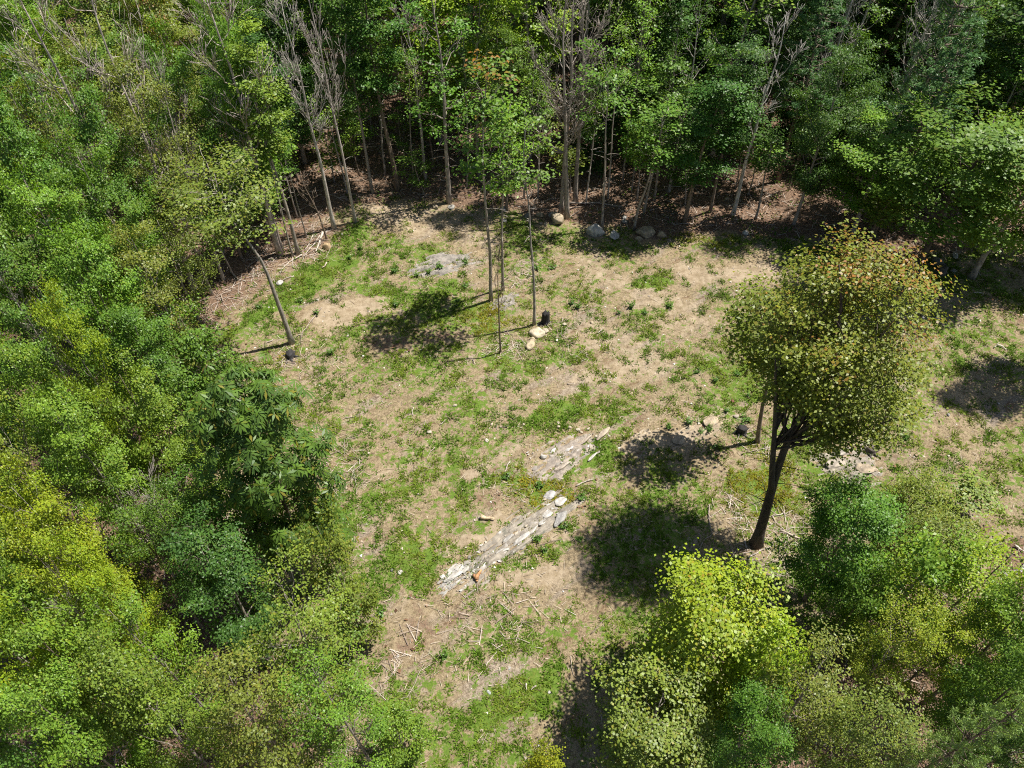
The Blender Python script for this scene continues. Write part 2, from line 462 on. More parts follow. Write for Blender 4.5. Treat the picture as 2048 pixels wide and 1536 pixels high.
def build_tree(name, seed, H, cb, R, shape='round', limbs=34, secs=6, leaves=28, cr=.42, L=.17, W=.125, r0=.14,
               path=None, stems=None, up=.45, fill=.75, bare=False, rosette=False, leaf_top=True, dead_low=0, squash=.22, thick=1.0, vary=(.50, 1.14), steep=(1.2, 2.4), bend=.012, tilt=.16, off=(0, 0), cut=False):
    """tapered trunk with limbs (mesh 1) and a crown of leaves set in sprays along the twigs (mesh 2)"""
    rng = np.random.RandomState(seed)
    zb = H * cb
    if path is None:
        zs = np.linspace(0, H * .96, 9)
        wob = np.cumsum(rng.normal(0, bend * H, (9, 2)), 0); wob -= wob[0]
        path = np.concatenate([wob * np.linspace(.2, 1, 9)[:, None] * .8, zs[:, None]], 1)
    path = np.asarray(path, float)
    kk = np.linspace(0, 1, 16)
    tt = np.linspace(0, 1, len(path))
    main = np.stack([np.interp(kk, tt, path[:, i]) for i in range(3)], -1)
    for _ in range(2): main[1:-1] = main[1:-1] * .5 + (main[:-2] + main[2:]) * .25
    frac = main[:, 2] / main[-1, 2]
    rad = r0 * (1 - .93 * np.clip(frac, 0, 1) ** .85) + .008
    rad[0] *= 1.35
    allstems = [(main, rad)]
    for st in (stems or []):
        Pst = np.asarray(st[0], float); k2 = np.linspace(0, 1, 12); t2 = np.linspace(0, 1, len(Pst))
        Q = np.stack([np.interp(k2, t2, Pst[:, i]) for i in range(3)], -1)
        for _ in range(2): Q[1:-1] = Q[1:-1] * .5 + (Q[:-2] + Q[2:]) * .25
        allstems.append((Q, st[1] * (1 - .88 * k2) + .008))
    polys = [(P, r, 9) for P, r in allstems]
    cen, outw, twdir, wts = [], [], [], []
    axis_top = main[-1]
    ax = lambda zz: np.array([np.interp(zz, main[:, 2], main[:, 0]), np.interp(zz, main[:, 2], main[:, 1])])
    az = rng.uniform(0, 6.28)
    lob = rng.uniform(.68, 1.15, 7)
    for i in range(limbs):
        az += 2.399 + rng.normal(0, .35)
        t = ((i + rng.uniform(0, 1)) / limbs) ** .9
        zt = zb + t * (H - zb) * (.985 if not bare else 1.0)
        lobe = np.interp((az % 6.283) / 6.283 * 7, np.arange(8), np.append(lob, lob[0]))
        rr = R * SHAPES[shape](t) * lobe * rng.uniform(*vary)
        dirv = np.array([math.cos(az), math.sin(az), 0])
        if cut and ((dirv[0] < -.1 and t < .34) or (dirv[1] < -.4 and t < .16)): continue
        P, r = allstems[rng.randint(len(allstems))] if len(allstems) > 1 else allstems[0]
        c0 = ax(zt) + np.array(off) * min(1, (zt / H) * 1.6)
        end = np.array([c0[0], c0[1], zt]) + dirv * rr
        za = zt - rr * math.tan(up * (1.0 + .6 * t) * rng.uniform(.75, 1.25)) - .25
        if bare: za = zt - max(rr, .6) * rng.uniform(*steep)
        za = np.clip(za, max(P[0, 2] + .1 * (P[-1, 2] - P[0, 2]), zb * .82), P[-1, 2] * .985)
        a = np.array([np.interp(za, P[:, 2], P[:, 0]), np.interp(za, P[:, 2], P[:, 1]), za])
        ra = max(.010, .42 * np.interp(za, P[:, 2], r)) * thick
        ctrl = a + (end - a) * .5
        ctrl[2] = a[2] + (end[2] - a[2]) * (.38 if not bare else .25)
        if bare: ctrl[:2] = a[:2] + (end[:2] - a[:2]) * .75
        lb = bez(a, ctrl, end, 7 if not bare else 8)
        lb[1:-1] += rng.normal(0, .035 * max(rr, .5), lb[1:-1].shape)
        polys.append((lb, np.linspace(ra, .009, len(lb)), 4))
        ln = np.linalg.norm(end - a)
        for j in range(secs):
            s = rng.uniform(.28, 1.0) if not bare else rng.uniform(.2, .95)
            k = s * (len(lb) - 1); k0 = min(int(k), len(lb) - 2); b = lb[k0] + (lb[k0 + 1] - lb[k0]) * (k - k0)
            tan = nrm(lb[k0 + 1] - lb[k0]); side = nrm(np.cross(tan, [0, 0, 1.]) + 1e-6) * rng.choice([-1, 1])
            o = tan * rng.uniform(.3, .9) + side * rng.uniform(.35, 1.0) + np.array([0, 0, rng.uniform(-.10, .22) if not bare else rng.uniform(.4, 1.3)])
            sl = (R * rng.uniform(.16, .36) * (1.1 - .4 * s) + .18) * (1.5 if bare else 1)
            e = b + nrm(o) * sl
            mid = (b + e) * .5 + np.array([0, 0, .06 * sl])
            polys.append((np.stack([b, mid, e]), np.array([max(.006, ra * .32), max(.005, ra * .2), .005]) * (1.0 if not bare else 1.35), 3))
            if bare:
                for q in range(5):
                    u = rng.uniform(.3, 1.0); bb = b + (e - b) * u
                    ee = bb + nrm(nrm(o) + rng.normal(0, .55, 3) + [0, 0, .35]) * sl * rng.uniform(.35, .8)
                    polys.append((np.stack([bb, (bb + ee) * .5 + rng.normal(0, .02, 3), ee]), np.array([.010, .009, .006]), 3))
            od = nrm(e - np.array([c0[0], c0[1], zt - .3 * R]))
            for cc, wq in ((e, 1.0), (b * .45 + e * .55, .75)):
                if rng.rand() < fill:
                    cen.append(cc); outw.append(od); twdir.append(nrm(o)); wts.append(wq)
        if leaf_top:
            cen.append(end); outw.append(nrm(end - np.array([c0[0], c0[1], zt - .4 * R]))); twdir.append(dirv); wts.append(1.0)
    for i in range(dead_low):                                  # dead snags below the crown
        az += 2.4 + rng.normal(0, .4); za = zb * rng.uniform(.35, 1.0)
        a = np.array([np.interp(za, main[:, 2], main[:, 0]), np.interp(za, main[:, 2], main[:, 1]), za])
        ln = rng.uniform(.4, 1.1) * R * .5
        e = a + np.array([math.cos(az) * ln, math.sin(az) * ln, ln * rng.uniform(-.25, .3)])
        polys.append((bez(a, (a + e) / 2 + [0, 0, .12], e, 4), np.linspace(.022, .006, 4), 3))
    TV, TF = tubes(polys)
    tr = mesh_np(name + '_trunk', TV, TF, BARK, smooth=True)
    if bare: return tr, None, H, R
    cen = np.array(cen); outw = np.array(outw); twdir = np.array(twdir); wts = np.array(wts)
    if rosette:                                                # long drooping leaves in stars at the twig ends
        m = 3; cc = np.repeat(cen, m, 0) + rng.normal(0, cr, (len(cen) * m, 3)) * [1, 1, .6]
        ow = np.repeat(outw, m, 0)
        nl = 9; c2 = np.repeat(cc, nl, 0)
        a = np.tile(np.arange(nl) * 2 * pi / nl, len(cc)) + np.repeat(rng.uniform(0, 6, len(cc)), nl)
        ud = nrm(ow + [0, 0, .9] + rng.normal(0, .3, ow.shape)); ud = np.repeat(ud, nl, 0)
        t1 = nrm(np.cross(ud, [1, .2, 0])); t2 = np.cross(ud, t1)
        d = t1 * np.cos(a)[:, None] + t2 * np.sin(a)[:, None]
        V, Fq = leaf_quads(rng, c2 + d * L * .5, ud + d * .35, L, W, .25, d, .2)
        tn = np.repeat(rng.uniform(0, 1, len(cc)), nl); hz = c2[:, 2]
        edge = np.zeros(len(c2))
    else:
        cnt = np.maximum(4, (leaves * wts * rng.uniform(.6, 1.4, len(cen))).astype(int))
        idx = np.repeat(np.arange(len(cen)), cnt)
        off = rng.normal(0, 1, (len(idx), 3)) * cr * np.array([1, 1, squash]) * (.55 + .45 * wts[idx])[:, None]
        c2 = cen[idx] + off + twdir[idx] * rng.uniform(-.5, .6, len(idx))[:, None] * cr
        pad = np.array([0, 0, 1.0]) + outw * .42 + rng.normal(0, tilt, (len(cen), 3))
        nor = pad[idx] + rng.normal(0, .30, (len(idx), 3))
        off[:, 2] -= (off[:, 0] * pad[idx, 0] + off[:, 1] * pad[idx, 1]) / np.maximum(pad[idx, 2], .5) * .8
        V, Fq = leaf_quads(rng, c2, nor, L, W, .18)
        tn = np.clip(rng.uniform(0, 1, len(cen))[idx] * .6 + rng.uniform(0, 1, len(idx)) * .4, 0, 1); hz = c2[:, 2]
        edge = rng.uniform(0, 1, len(cen))[idx]
    n = len(c2)
    warm = rng.rand(n)
    tint = np.stack([.76 + .66 * tn + .45 * (warm > .84) * rng.rand(n), .78 + .58 * tn, .75 + .4 * rng.rand(n)], -1)
    if rosette:
        w2 = (warm > .94); tint[w2] = [2.4, 1.2, .9]
    hn = np.clip((hz - zb) / (H - zb), 0, 1)
    aut = np.clip(1.08 - hn * .50 - .42 * edge + .30 * rng.rand(n), .06, 1.3)
    cr_me = mesh_np(name + '_crown', V, [Fq], LEAF, {'tint': np.repeat(tint, 4, 0), 'autumn_at': np.repeat(aut, 4)})
    return tr, cr_me, H, R

def build_pine(name, seed, H, cb, R, whorls=22, per=6, tufts=7, soft=1.0, r0=.16):
    rng = np.random.RandomState(seed)
    zs = np.linspace(0, H * .98, 8); wob = np.cumsum(rng.normal(0, .006 * H, (8, 2)), 0); wob -= wob[0]
    main = np.concatenate([wob, zs[:, None]], 1)
    polys = [(main, np.linspace(r0, .015, 8), 8)]
    C_, O_ = [], []
    zb = H * cb
    for wv in range(whorls):
        t = (wv + rng.uniform(0, .6)) / whorls; zz = zb + t * (H - zb)
        rr = R * ((1 - t) ** .7 * .95 + .12) * rng.uniform(.75, 1.1); a0 = rng.uniform(0, 6.28)
        c0 = np.array([np.interp(zz, main[:, 2], main[:, 0]), np.interp(zz, main[:, 2], main[:, 1]), zz])
        for k in range(per):
            if rng.rand() < .12: continue
            a = a0 + k * 6.283 / per + rng.normal(0, .2); l = rr * rng.uniform(.6, 1.1)
            d = np.array([math.cos(a), math.sin(a), 0])
            e = c0 + d * l + np.array([0, 0, l * rng.uniform(.05, .4)])
            br = bez(c0, c0 + d * l * .6 + [0, 0, -.02 * l], e, 5)
            polys.append((br, np.linspace(.03, .008, 5), 4))
            for j in range(int(tufts * (.5 + l / R))):
                s = rng.uniform(.3, 1.0); q = c0 + (e - c0) * s
                side = np.cross(d, [0, 0, 1]) * rng.choice([-1, 1])
                o = nrm(d * .8 + side * rng.uniform(0, 1.1) + np.array([0, 0, rng.uniform(.1, .6)]))
                C_.append(q + o * rng.uniform(.1, .42) * l * .6); O_.append(o)
    TV, TF = tubes(polys)
    tr = mesh_np(name + '_trunk', TV, TF, BARK, smooth=True)
    C_ = np.array(C_); O_ = np.array(O_); nn = 20
    c2 = np.repeat(C_, nn, 0); o2 = np.repeat(O_, nn, 0)
    d = nrm(o2 * .8 + rng.normal(0, .62, c2.shape))
    ln = .16 * soft
    c2 = c2 + rng.normal(0, .06, c2.shape) + d * ln * .5
    V, Fq = leaf_quads(rng, c2, np.array([0, 0, 1.]) + rng.normal(0, .6, c2.shape), ln, .036 * soft, 0, d, .25)
    tn = np.repeat(rng.rand(len(C_)), nn)
    tint = np.stack([.7 + .6 * tn, .75 + .5 * tn, .8 + .35 * tn], -1)
    me = mesh_np(name + '_crown', V, [Fq], LEAF, {'tint': np.repeat(tint, 4, 0), 'autumn_at': np.full(len(V), 3.0)})
    return tr, me, H, R

VAR = {'broad': [], 'tall': [], 'bush': [], 'sapling': [], 'pine': [], 'dead': [], 'chestnut': [], 'airy': []}
for s in range(8):
    VAR['broad'].append(build_tree('broad%d' % s, 100 + s, 12, .26, 3.3, ['round', 'oval', 'round', 'flat'][s % 4], limbs=[23, 26, 21, 24][s % 4], secs=9, leaves=54, cr=.35, L=.145, W=.112, r0=.17, fill=.85, thick=1.25))
for s in range(5):
    VAR['airy'].append(build_tree('airy%d' % s, 150 + s, 12, .28, 3.0, ['oval', 'flat', 'round'][s % 3], limbs=[24, 20, 22][s % 3], secs=8, leaves=36, cr=.33, L=.145, W=.098, r0=.14, thick=1.5, fill=.74, dead_low=6))
for s in range(7):
    VAR['tall'].append(build_tree('tall%d' % s, 200 + s, 16, [.36, .5, .42, .3, .46, .38, .52][s], [2.5, 2.2, 2.7, 2.4, 2.0, 2.9, 2.3][s], ['oval', 'round', 'flat'][s % 3], limbs=[22, 19, 24][s % 3], secs=7, leaves=36, cr=.36, L=.175, W=.13, r0=.17, dead_low=10, fill=.8, bend=.016))
for s in range(5):
    VAR['bush'].append(build_tree('bush%d' % s, 300 + s, 6, .08, 2.1, ['round', 'flat', 'oval'][s % 3], limbs=18, secs=7, leaves=32, cr=.30, L=.16, W=.115, r0=.07, fill=.85))
for s in range(5):
    VAR['sapling'].append(build_tree('sapling%d' % s, 400 + s, 6, [.4, .55, .3, .5, .45][s], [.9, .7, 1.1, .8, 1.0][s], 'oval', limbs=11, secs=4, leaves=14, cr=.22, L=.15, W=.10, r0=.04, fill=.75, dead_low=4, bend=.022))
VAR['pine'] = [build_pine('pine0', 500, 9, .15, 2.6), build_pine('pine1', 501, 17, .36, 2.3, whorls=22, per=5, tufts=6, soft=1.3), build_pine('pine2', 502, 16, .3, 2.6, whorls=24, per=5, tufts=6, soft=1.25)]
for s in range(5):
    VAR['dead'].append(build_tree('dead%d' % s, 600 + s, 14, [.45, .35, .5, .4, .55][s], [1.9, 2.3, 1.6, 2.0, 1.7][s], ['top', 'flat', 'top', 'round', 'flat'][s], limbs=[11, 17, 8, 14, 10][s], secs=[8, 6, 6, 7, 5][s], r0=.15, bare=True, dead_low=[4, 10, 6, 8, 12][s], thick=1.3, vary=(.35, 1.2), steep=[(1.3, 2.4), (.5, 1.6), (.9, 2.6), (1.0, 1.8), (.3, 1.4)][s], bend=.02))
VAR['chestnut'].append(build_tree('chestnut0', 700, 11, .22, 2.7, 'round', limbs=46, secs=6, cr=.24, L=.32, W=.085, r0=.13, rosette=True, fill=.85))

BARK_GREY, BARK_BROWN, BARK_DARK, BARK_PALE = (.34, .30, .26, 1), (.22, .17, .13, 1), (.075, .058, .047, 1), (.50, .46, .42, 1)
used = {}

def put_tree(name, label, cat, group, x, y, var, sxy, sz, rot, color, autumn=0.0, bark=BARK_GREY, tilt=(0, 0)):
    tr, cr, H, R = var
    root = bpy.data.objects.new(name, None); C.objects.link(root)
    root.empty_display_size = .3
    root.location = (x, y, gzf(x, y) - .12)
    root.rotation_euler = (tilt[0], tilt[1], rot); root.scale = (sxy, sxy, sz)
    tag(root, label, cat, group)
    t = obj('trunk', tr, root, color=bark)
    if cr is not None: obj('crown', cr, root, color=(*color[:3], autumn))
    return root

VAR['slim'] = [build_tree('slim%d' % s, 800 + s, 12, [.60, .66, .56, .63][s], [1.5, 1.7, 1.35, 1.6][s], ['oval', 'round', 'oval', 'flat'][s], limbs=[13, 11, 15, 12][s], secs=5, leaves=13, cr=.25, L=.17, W=.115, r0=.08, fill=.72, dead_low=12, bend=.02, thick=1.3) for s in range(4)]
VAR['pole'] = [build_tree('pole%d' % s, 850 + s, 6, .55, .55, 'oval', limbs=7, secs=2, r0=.05, bend=.02, bare=True, leaf_top=False, dead_low=4) for s in range(2)]
VAR['halfdead'] = [build_tree('halfdead%d' % s, 870 + s, 15, .34, [1.9, 2.3][s], 'round', limbs=20, secs=7, leaves=16, cr=.30, L=.17, W=.12, r0=.15, fill=.5, dead_low=14, thick=1.5, bend=.018) for s in range(2)]

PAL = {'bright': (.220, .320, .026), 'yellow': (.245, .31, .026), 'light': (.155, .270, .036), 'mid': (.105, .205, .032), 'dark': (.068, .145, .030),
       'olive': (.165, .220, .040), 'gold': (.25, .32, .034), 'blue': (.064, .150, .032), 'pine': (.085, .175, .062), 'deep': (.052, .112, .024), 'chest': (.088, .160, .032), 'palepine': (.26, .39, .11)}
CFRAC = {'broad': .63, 'airy': .64, 'tall': .70, 'bush': .54, 'sapling': .72, 'pine': .60, 'chestnut': .61, 'dead': .75, 'slim': .77, 'halfdead': .67}
rng0 = random.Random(5)
placed = []                      # x, y, crown radius

def tree_name(kind):
    return {'pine': 'pine_tree', 'dead': 'bare_tree', 'pole': 'dead_sapling', 'bush': 'bushy_tree', 'sapling': 'sapling', 'slim': 'slender_tree', 'halfdead': 'sparse_tree'}.get(kind, 'leafy_tree')

def add_tree(kind, vi, x, y, H, R, col, aut, label, group=None, bark=None, cat='tree', rot=None, tilt=(0, 0)):
    var = VAR[kind][vi % len(VAR[kind])]
    if bark is None: bark = {'pine': BARK_BROWN, 'dead': BARK_PALE, 'slim': BARK_GREY, 'pole': BARK_BROWN}.get(kind, rng0.choice([BARK_GREY, BARK_BROWN, BARK_GREY]))
    placed.append((x, y, R))
    c = tuple(v * rng0.uniform(.93, 1.07) for v in PAL[col])
    return put_tree(tree_name(kind), label, cat, group, x, y, var, R / var[3], H / var[2], rng0.uniform(0, 6.28) if rot is None else rot, c, aut, bark, tilt)

def crown_tree(cx, cy, rpx, zc, kind, col, aut, label, vi=None, group=None, **kw):
    x, y = at(cx, cy, zc)
    if cx < 480 and kind == 'broad': rpx *= .93
    d = proj(x, y, zc)[2]
    return add_tree(kind, rng0.randrange(9) if vi is None else vi, x, y, zc / CFRAC[kind], rpx * d / FPX, col, aut, label, group, **kw)

def height_for(bx, by, ty):
    x, y = at(bx, by)
    dep = radians(PITCH) - math.atan((768 - ty) / FPX)
    # height on the vertical through the base whose row in the photo is ty
    zz = CAM_H - y * math.tan(dep)
    return x, y, zz

def base_tree(bx, by, top, rpx, kind, col, aut, label, vi=0, group=None, H=None, **kw):
    x, y, h = height_for(bx, by, top)
    if H: h = H
    d = proj(x, y, h * .6)[2]
    return add_tree(kind, vi, x, y, h, rpx * d / FPX, col, aut, label, group, **kw)

def px_path(pts, Y0):
    """trunk seen through photo pixels, standing in the upright plane y = Y0 (metres, relative to its base)"""
    out = []
    for px, py in pts:
        dx, v = px - 1024.0, 768.0 - py
        Yc = FPX * CP + v * SP; Zc = -FPX * SP + v * CP
        s = Y0 / Yc
        out.append((dx * s, 0.0, CAM_H + Zc * s))
    o = np.array(out); o[:, 0] -= o[0, 0]; o[:, 2] -= o[0, 2]
    return o

# --- the big two-stemmed maple standing in the clearing
mx, my = at(1512, 1090)
main = px_path([(1512, 1090), (1530, 1040), (1548, 985), (1565, 930), (1598, 868), (1645, 790), (1685, 715), (1708, 640), (1700, 570)], my)
second = px_path([(1512, 1090), (1545, 985), (1548, 940), (1556, 860), (1559, 790), (1560, 740)], my)
main[:, 1] += np.linspace(0, .9, len(main)); second[:, 1] += np.linspace(0, .5, len(second))
hm = float(main[-1, 2]) + .15
big = build_tree('big_maple', 1, hm, .545, 2.95, 'round', limbs=60, secs=8, leaves=56, cr=.30, L=.105, W=.08, r0=.215, off=(.7, .45), cut=True, path=main, stems=[(second[1:], .12)], up=.75, dead_low=18, fill=.66, squash=.3, vary=(.55, 1.22), thick=1.2)
root = put_tree('maple_tree', 'big two-stemmed maple with orange-tipped crown standing alone in the clearing', 'tree', None, mx, my, big, 1, 1, 0, (.165, .205, .030), .44, BARK_DARK)
placed.append((mx, my, 3.2))
# --- the leaning tree at the left edge of the clearing
lx, ly = at(585, 690)
lp = px_path([(585, 690), (573, 650), (553, 600), (537, 550), (520, 512), (490, 478), (462, 440), (438, 395), (428, 345)], ly)
hl = float(lp[-1, 2]) + .5
lean = build_tree('leaning', 2, hl, .74, 2.9, 'flat', limbs=24, secs=6, leaves=19, cr=.32, L=.145, W=.105, thick=1.3, r0=.13, path=lp, up=.22, fill=.7, dead_low=3)
put_tree('leaning_tree', 'olive-crowned tree with bent pale trunk leaning over the left edge of the clearing', 'tree', None, lx, ly, lean, 1, 1, 0, (.150, .205, .038), .10, (.34, .31, .27, 1))
placed.append((lx, ly, 1.5)); placed.append((lx - 3.2, ly, 2.5))
# --- thin curved tree half hidden behind the big maple
tx, ty_ = at(1517, 880)
tp = px_path([(1517, 880), (1521, 850), (1528, 800), (1538, 765), (1545, 720), (1530, 660), (1522, 590)], ty_)
thin = build_tree('thin', 3, float(tp[-1, 2]) + .3, .55, 1.5, 'oval', limbs=26, secs=4, leaves=20, cr=.28, L=.17, W=.12, r0=.105, path=tp)
put_tree('slender_tree', 'thin curved tree rising behind the trunk of the big maple', 'tree', None, tx, ty_, thin, 1, 1, 0, (.15, .20, .03), .25, BARK_BROWN)
placed.append((tx, ty_, 1))

# --- trees whose foot shows (foot pixel, top row, crown half width)
B = base_tree
clear_pts = [at(95, 120, 12.3), at(200, 130, 12.3), at(445, 115, 11.4), at(1465, 432)]
B(404, 655, 430, 75, 'airy', 'olive', .05, 'short olive tree whose dark straight trunk stands left of the leaning tree', 1)
B(598, 515, 60, 62, 'tall', 'light', .05, 'tall twin-stemmed tree with thin light green crown right of the leaning tree', 1)
B(588, 521, 120, 38, 'slim', 'light', .05, 'thinner grey stem standing against the tall twin-stemmed tree', 2)
B(670, 465, -20, 62, 'dead', 'mid', 0, 'bare-topped grey tree standing beside the white logs at the left bend', 0)
B(615, 482, 250, 30, 'slim', 'mid', 0, 'thin pole-like tree just left of the bare-topped grey tree', 0)
B(655, 486, 330, 22, 'pole', 'mid', 0, 'dead brown sapling standing on the pale log pile', 0)
B(745, 388, -60, 60, 'tall', 'mid', 0, 'grey forked tree at the back edge, left of the straight dark trunk', 2)
B(795, 380, -120, 66, 'tall', 'dark', .05, 'straight dark-barked tall tree at the back edge of the clearing', 4, bark=BARK_BROWN)
B(898, 402, -110, 85, 'halfdead', 'mid', .05, 'thick grey trunk forking high above the back edge of the clearing', 1)
B(982, 598, 75, 78, 'slim', 'mid', .44, 'slim tree in the clearing with dark red leaves at its top', 0)
B(1006, 576, 165, 55, 'slim', 'light', .10, 'second slim tree from the left in the clearing group, green topped', 2)
B(1068, 643, 200, 72, 'slim', 'mid', .15, 'slim pale-stemmed tree rising beside the tan stones and black stump', 1, bark=(.34, .31, .275, 1))
B(1001, 700, 470, 22, 'pole', 'mid', 0, 'leafless dead sapling standing alone in front of the slim trees', 1)
B(1122, 420, -90, 85, 'dead', 'mid', 0, 'left one of the two bare twin trunks behind the boulders', 1, bark=(.34, .30, .26, 1))
B(1134, 428, -60, 80, 'dead', 'mid', 0, 'right one of the two bare twin trunks behind the boulders', 3, bark=(.34, .30, .26, 1))
B(1205, 452, 70, 60, 'slim', 'mid', .08, 'slim grey tree rising beside the white boulder', 3)
B(1268, 452, 190, 60, 'slim', 'mid', 0, 'slim tree standing left of the large flat-topped boulder', 0)
B(1287, 424, 200, 62, 'slim', 'dark', 0, 'slim dark green tree behind the large flat-topped boulder', 1)
B(1012, 418, 60, 45, 'tall', 'mid', 0, 'mid green tree behind the grey boulder at the back edge', 3)
B(1465, 432, 10, 52, 'dead', 'mid', 0, 'white dead snag rising from the shaded back edge', 2, bark=(.55, .52, .48, 1))
B(1510, 440, 260, 45, 'slim', 'dark', 0, 'thin dark tree just right of the white dead snag', 2)
B(1742, 478, 40, 85, 'pine', 'pine', 0, 'leaning-looking tall pine with wispy blue-green boughs at the right of the wood', 1)
B(1818, 578, 225, 135, 'tall', 'mid', .02, 'dark-trunked broad tree at the right edge of the clearing', 2, bark=BARK_DARK)
B(1700, 480, 225, 112, 'broad', 'light', .05, 'rounded light green tree directly behind the orange top of the big maple', 2)
B(1370, 440, 120, 75, 'tall', 'dark', 0, 'dense dark green tree at the back edge right of the boulders', 0)
B(1420, 425, 60, 58, 'tall', 'blue', 0, 'dense dark blue-green tree left of the white dead snag', 2)
B(1585, 455, 90, 75, 'broad', 'dark', 0, 'dense dark green tree between the white snag and the rounded tree', 4)
B(1940, 560, 180, 140, 'broad', 'light', .03, 'large light green tree behind the dark-trunked broad tree', 4)
B(2060, 500, 120, 120, 'tall', 'mid', 0, 'mid green tall tree cut by the right border of the photo', 5)
B(350, 560, 330, 85, 'airy', 'olive', .05, 'sparse olive tree in the brown litter left of the leaning tree', 2)
B(470, 560, 380, 40, 'sapling', 'mid', 0, 'sapling in the brown litter under the leaning tree', 0)
B(540, 470, 300, 62, 'airy', 'mid', .03, 'small mid green tree under the tall twin-stemmed tree', 3)
B(2080, 745, 330, 95, 'broad', 'light', .05, 'tree just outside the right border whose trunk shadow lies on the clearing', 5)
B(2120, 560, 300, 110, 'broad', 'mid', .05, 'tree outside the right border shading the upper right of the clearing', 6)

for i, (bx, by, rp, tw) in enumerate([(1612, 318, 55, 'leftmost'), (1640, 285, 55, 'second from left'), (1752, 300, 60, 'third from left'), (1772, 275, 60, 'rightmost')]):
    xx, yy = at(bx, by); clear_pts.append((xx, yy))
    B(bx, by, -200, rp, 'halfdead' if i % 2 else 'dead', 'mid', 0, 'pale birch-like trunk rising between dark crowns at the upper right, %s of four' % tw, 1 + i, H=14.5, bark=(.55, .52, .47, 1))
for i, (bx, by, tp, rp, kd, lab) in enumerate([
    (696, 392, 130, 34, 'slim', 'thin grey pole tree left of the grey forked tree'), (830, 372, 90, 36, 'slim', 'thin grey pole tree right of the straight dark-barked tree'),
    (852, 360, -60, 40, 'dead', 'bare thin grey stem between the dark-barked tree and the thick forked trunk'), (934, 372, 40, 40, 'slim', 'thin grey stem just right of the thick forked trunk'),
    (958, 350, -60, 46, 'halfdead', 'sparse grey tree behind the pale log on the litter'), (1048, 392, 60, 40, 'slim', 'thin pale stem right of the pale log on the litter'),
    (1076, 388, 130, 36, 'slim', 'thin stem behind the brown-stained round stone'), (1152, 396, -80, 60, 'dead', 'bare pale trunk just right of the bare twin trunks'),
    (1172, 402, 120, 36, 'slim', 'thin tree between the bare twin trunks and the white boulder'), (1216, 392, 30, 44, 'slim', 'dark-stemmed slim tree on the sunlit litter behind the white boulder'),
    (1308, 398, 90, 44, 'slim', 'slim tree behind the tan block in the boulder row'), (1338, 380, -40, 50, 'halfdead', 'sparse grey tree on the shaded litter right of the boulder row'),
    (770, 350, 0, 42, 'slim', 'thin tree in the shade between the forked tree and the dark-barked tree'), (1246, 360, -20, 44, 'slim', 'slim tree on the sunlit litter behind the long brown log')]):
    clear_pts.append(at(bx, by))
    B(bx, by, tp, rp, kd, ['mid', 'light', 'mid', 'dark'][i % 4], 0, lab, i, bark=[(.40, .36, .32, 1), (.33, .29, .25, 1), (.46, .42, .38, 1)][i % 3])
for i, (cx_, cy_, r_, z_, lab) in enumerate([(335, 262, 52, 9.0, 'small bare grey top standing out of the olive crowns of the upper left wood'), (318, 1010, 66, 6.2, 'bare twiggy grey tree between the long-leaved dark tree and the yellow-green lobed trees'),
    (640, 70, 48, 11, 'bare grey top beside the tall twin-stemmed tree at the top border'), (175, 1255, 46, 7.6, 'little bare twig top in the lower left wood above the black gap'), (60, 640, 44, 8.2, 'little bare twig top near the left border of the wood'),
    (690, 1000, 1, 1, '')]):
    if lab: crown_tree(cx_, cy_, r_, z_, 'dead', 'mid', 0, lab, [3, 1, 0, 4, 1][i], bark=(.47, .42, .38, 1))
# --- crowns of the left wood (crown centre pixel, half width, height of the crown's centre)
T = crown_tree
T(40, 60, 85, 8.5, 'broad', 'light', .05, 'light green crown in the top left corner')
T(185, 30, 85, 8, 'airy', 'olive', .12, 'olive crown along the top border near the left corner')
T(290, 20, 70, 8, 'broad', 'bright', .05, 'bright green crown along the top border behind the orange-topped maple')
T(335, 130, 82, 8.5, 'broad', 'olive', .46, 'maple with orange-tinted crown top among the left wood')
T(430, 30, 70, 8, 'broad', 'mid', 0, 'mid green crown on the top border right of the orange-topped maple')
T(95, 120, 95, 12.3, 'dead', 'mid', 0, 'bare grey-twigged tree nearest the top left corner', 3, bark=(.50, .44, .39, 1))
T(200, 130, 95, 12.3, 'dead', 'mid', 0, 'bare grey-twigged tree just left of the orange-topped maple', 1, bark=(.50, .44, .39, 1))
T(445, 115, 95, 11.3, 'dead', 'mid', 0, 'bare pinkish-grey tree leaning above the bright light green crown', 3, bark=(.48, .41, .38, 1))
T(250, 230, 95, 8.5, 'airy', 'olive', .22, 'olive and yellowish crown below the two bare grey-twigged trees')
T(120, 300, 90, 8.5, 'airy', 'olive', .05, 'olive green loose crown under the bare tree at the far left')
T(35, 330, 75, 8, 'broad', 'bright', .05, 'bright green crown on the left border in the upper wood')
T(25, 210, 80, 8, 'broad', 'mid', .02, 'mid green crown on the left border under the corner tree')
T(480, 205, 62, 9, 'broad', 'light', .03, 'bright light green crown left of the tall twin-stemmed tree')
T(395, 260, 78, 8, 'broad', 'mid', .06, 'mid green crown below the orange-topped maple')
T(320, 330, 80, 8, 'airy', 'olive', .10, 'thin olive crown showing grey limbs in the middle of the left wood')
T(215, 370, 85, 8, 'broad', 'mid', .04, 'mid green rounded crown in the middle of the left wood')
T(100, 420, 88, 8, 'broad', 'mid', .05, 'rounded mid green crown one row in from the left border')
T(15, 460, 75, 7, 'broad', 'blue', 0, 'dark blue-green crown on the left border beside a black gap')
T(250, 480, 88, 7.5, 'broad', 'mid', .02, 'leafy mid green crown left of the leaning tree')
T(150, 540, 92, 7.5, 'broad', 'light', .02, 'pale green large crown in the left wood level with the white stone')
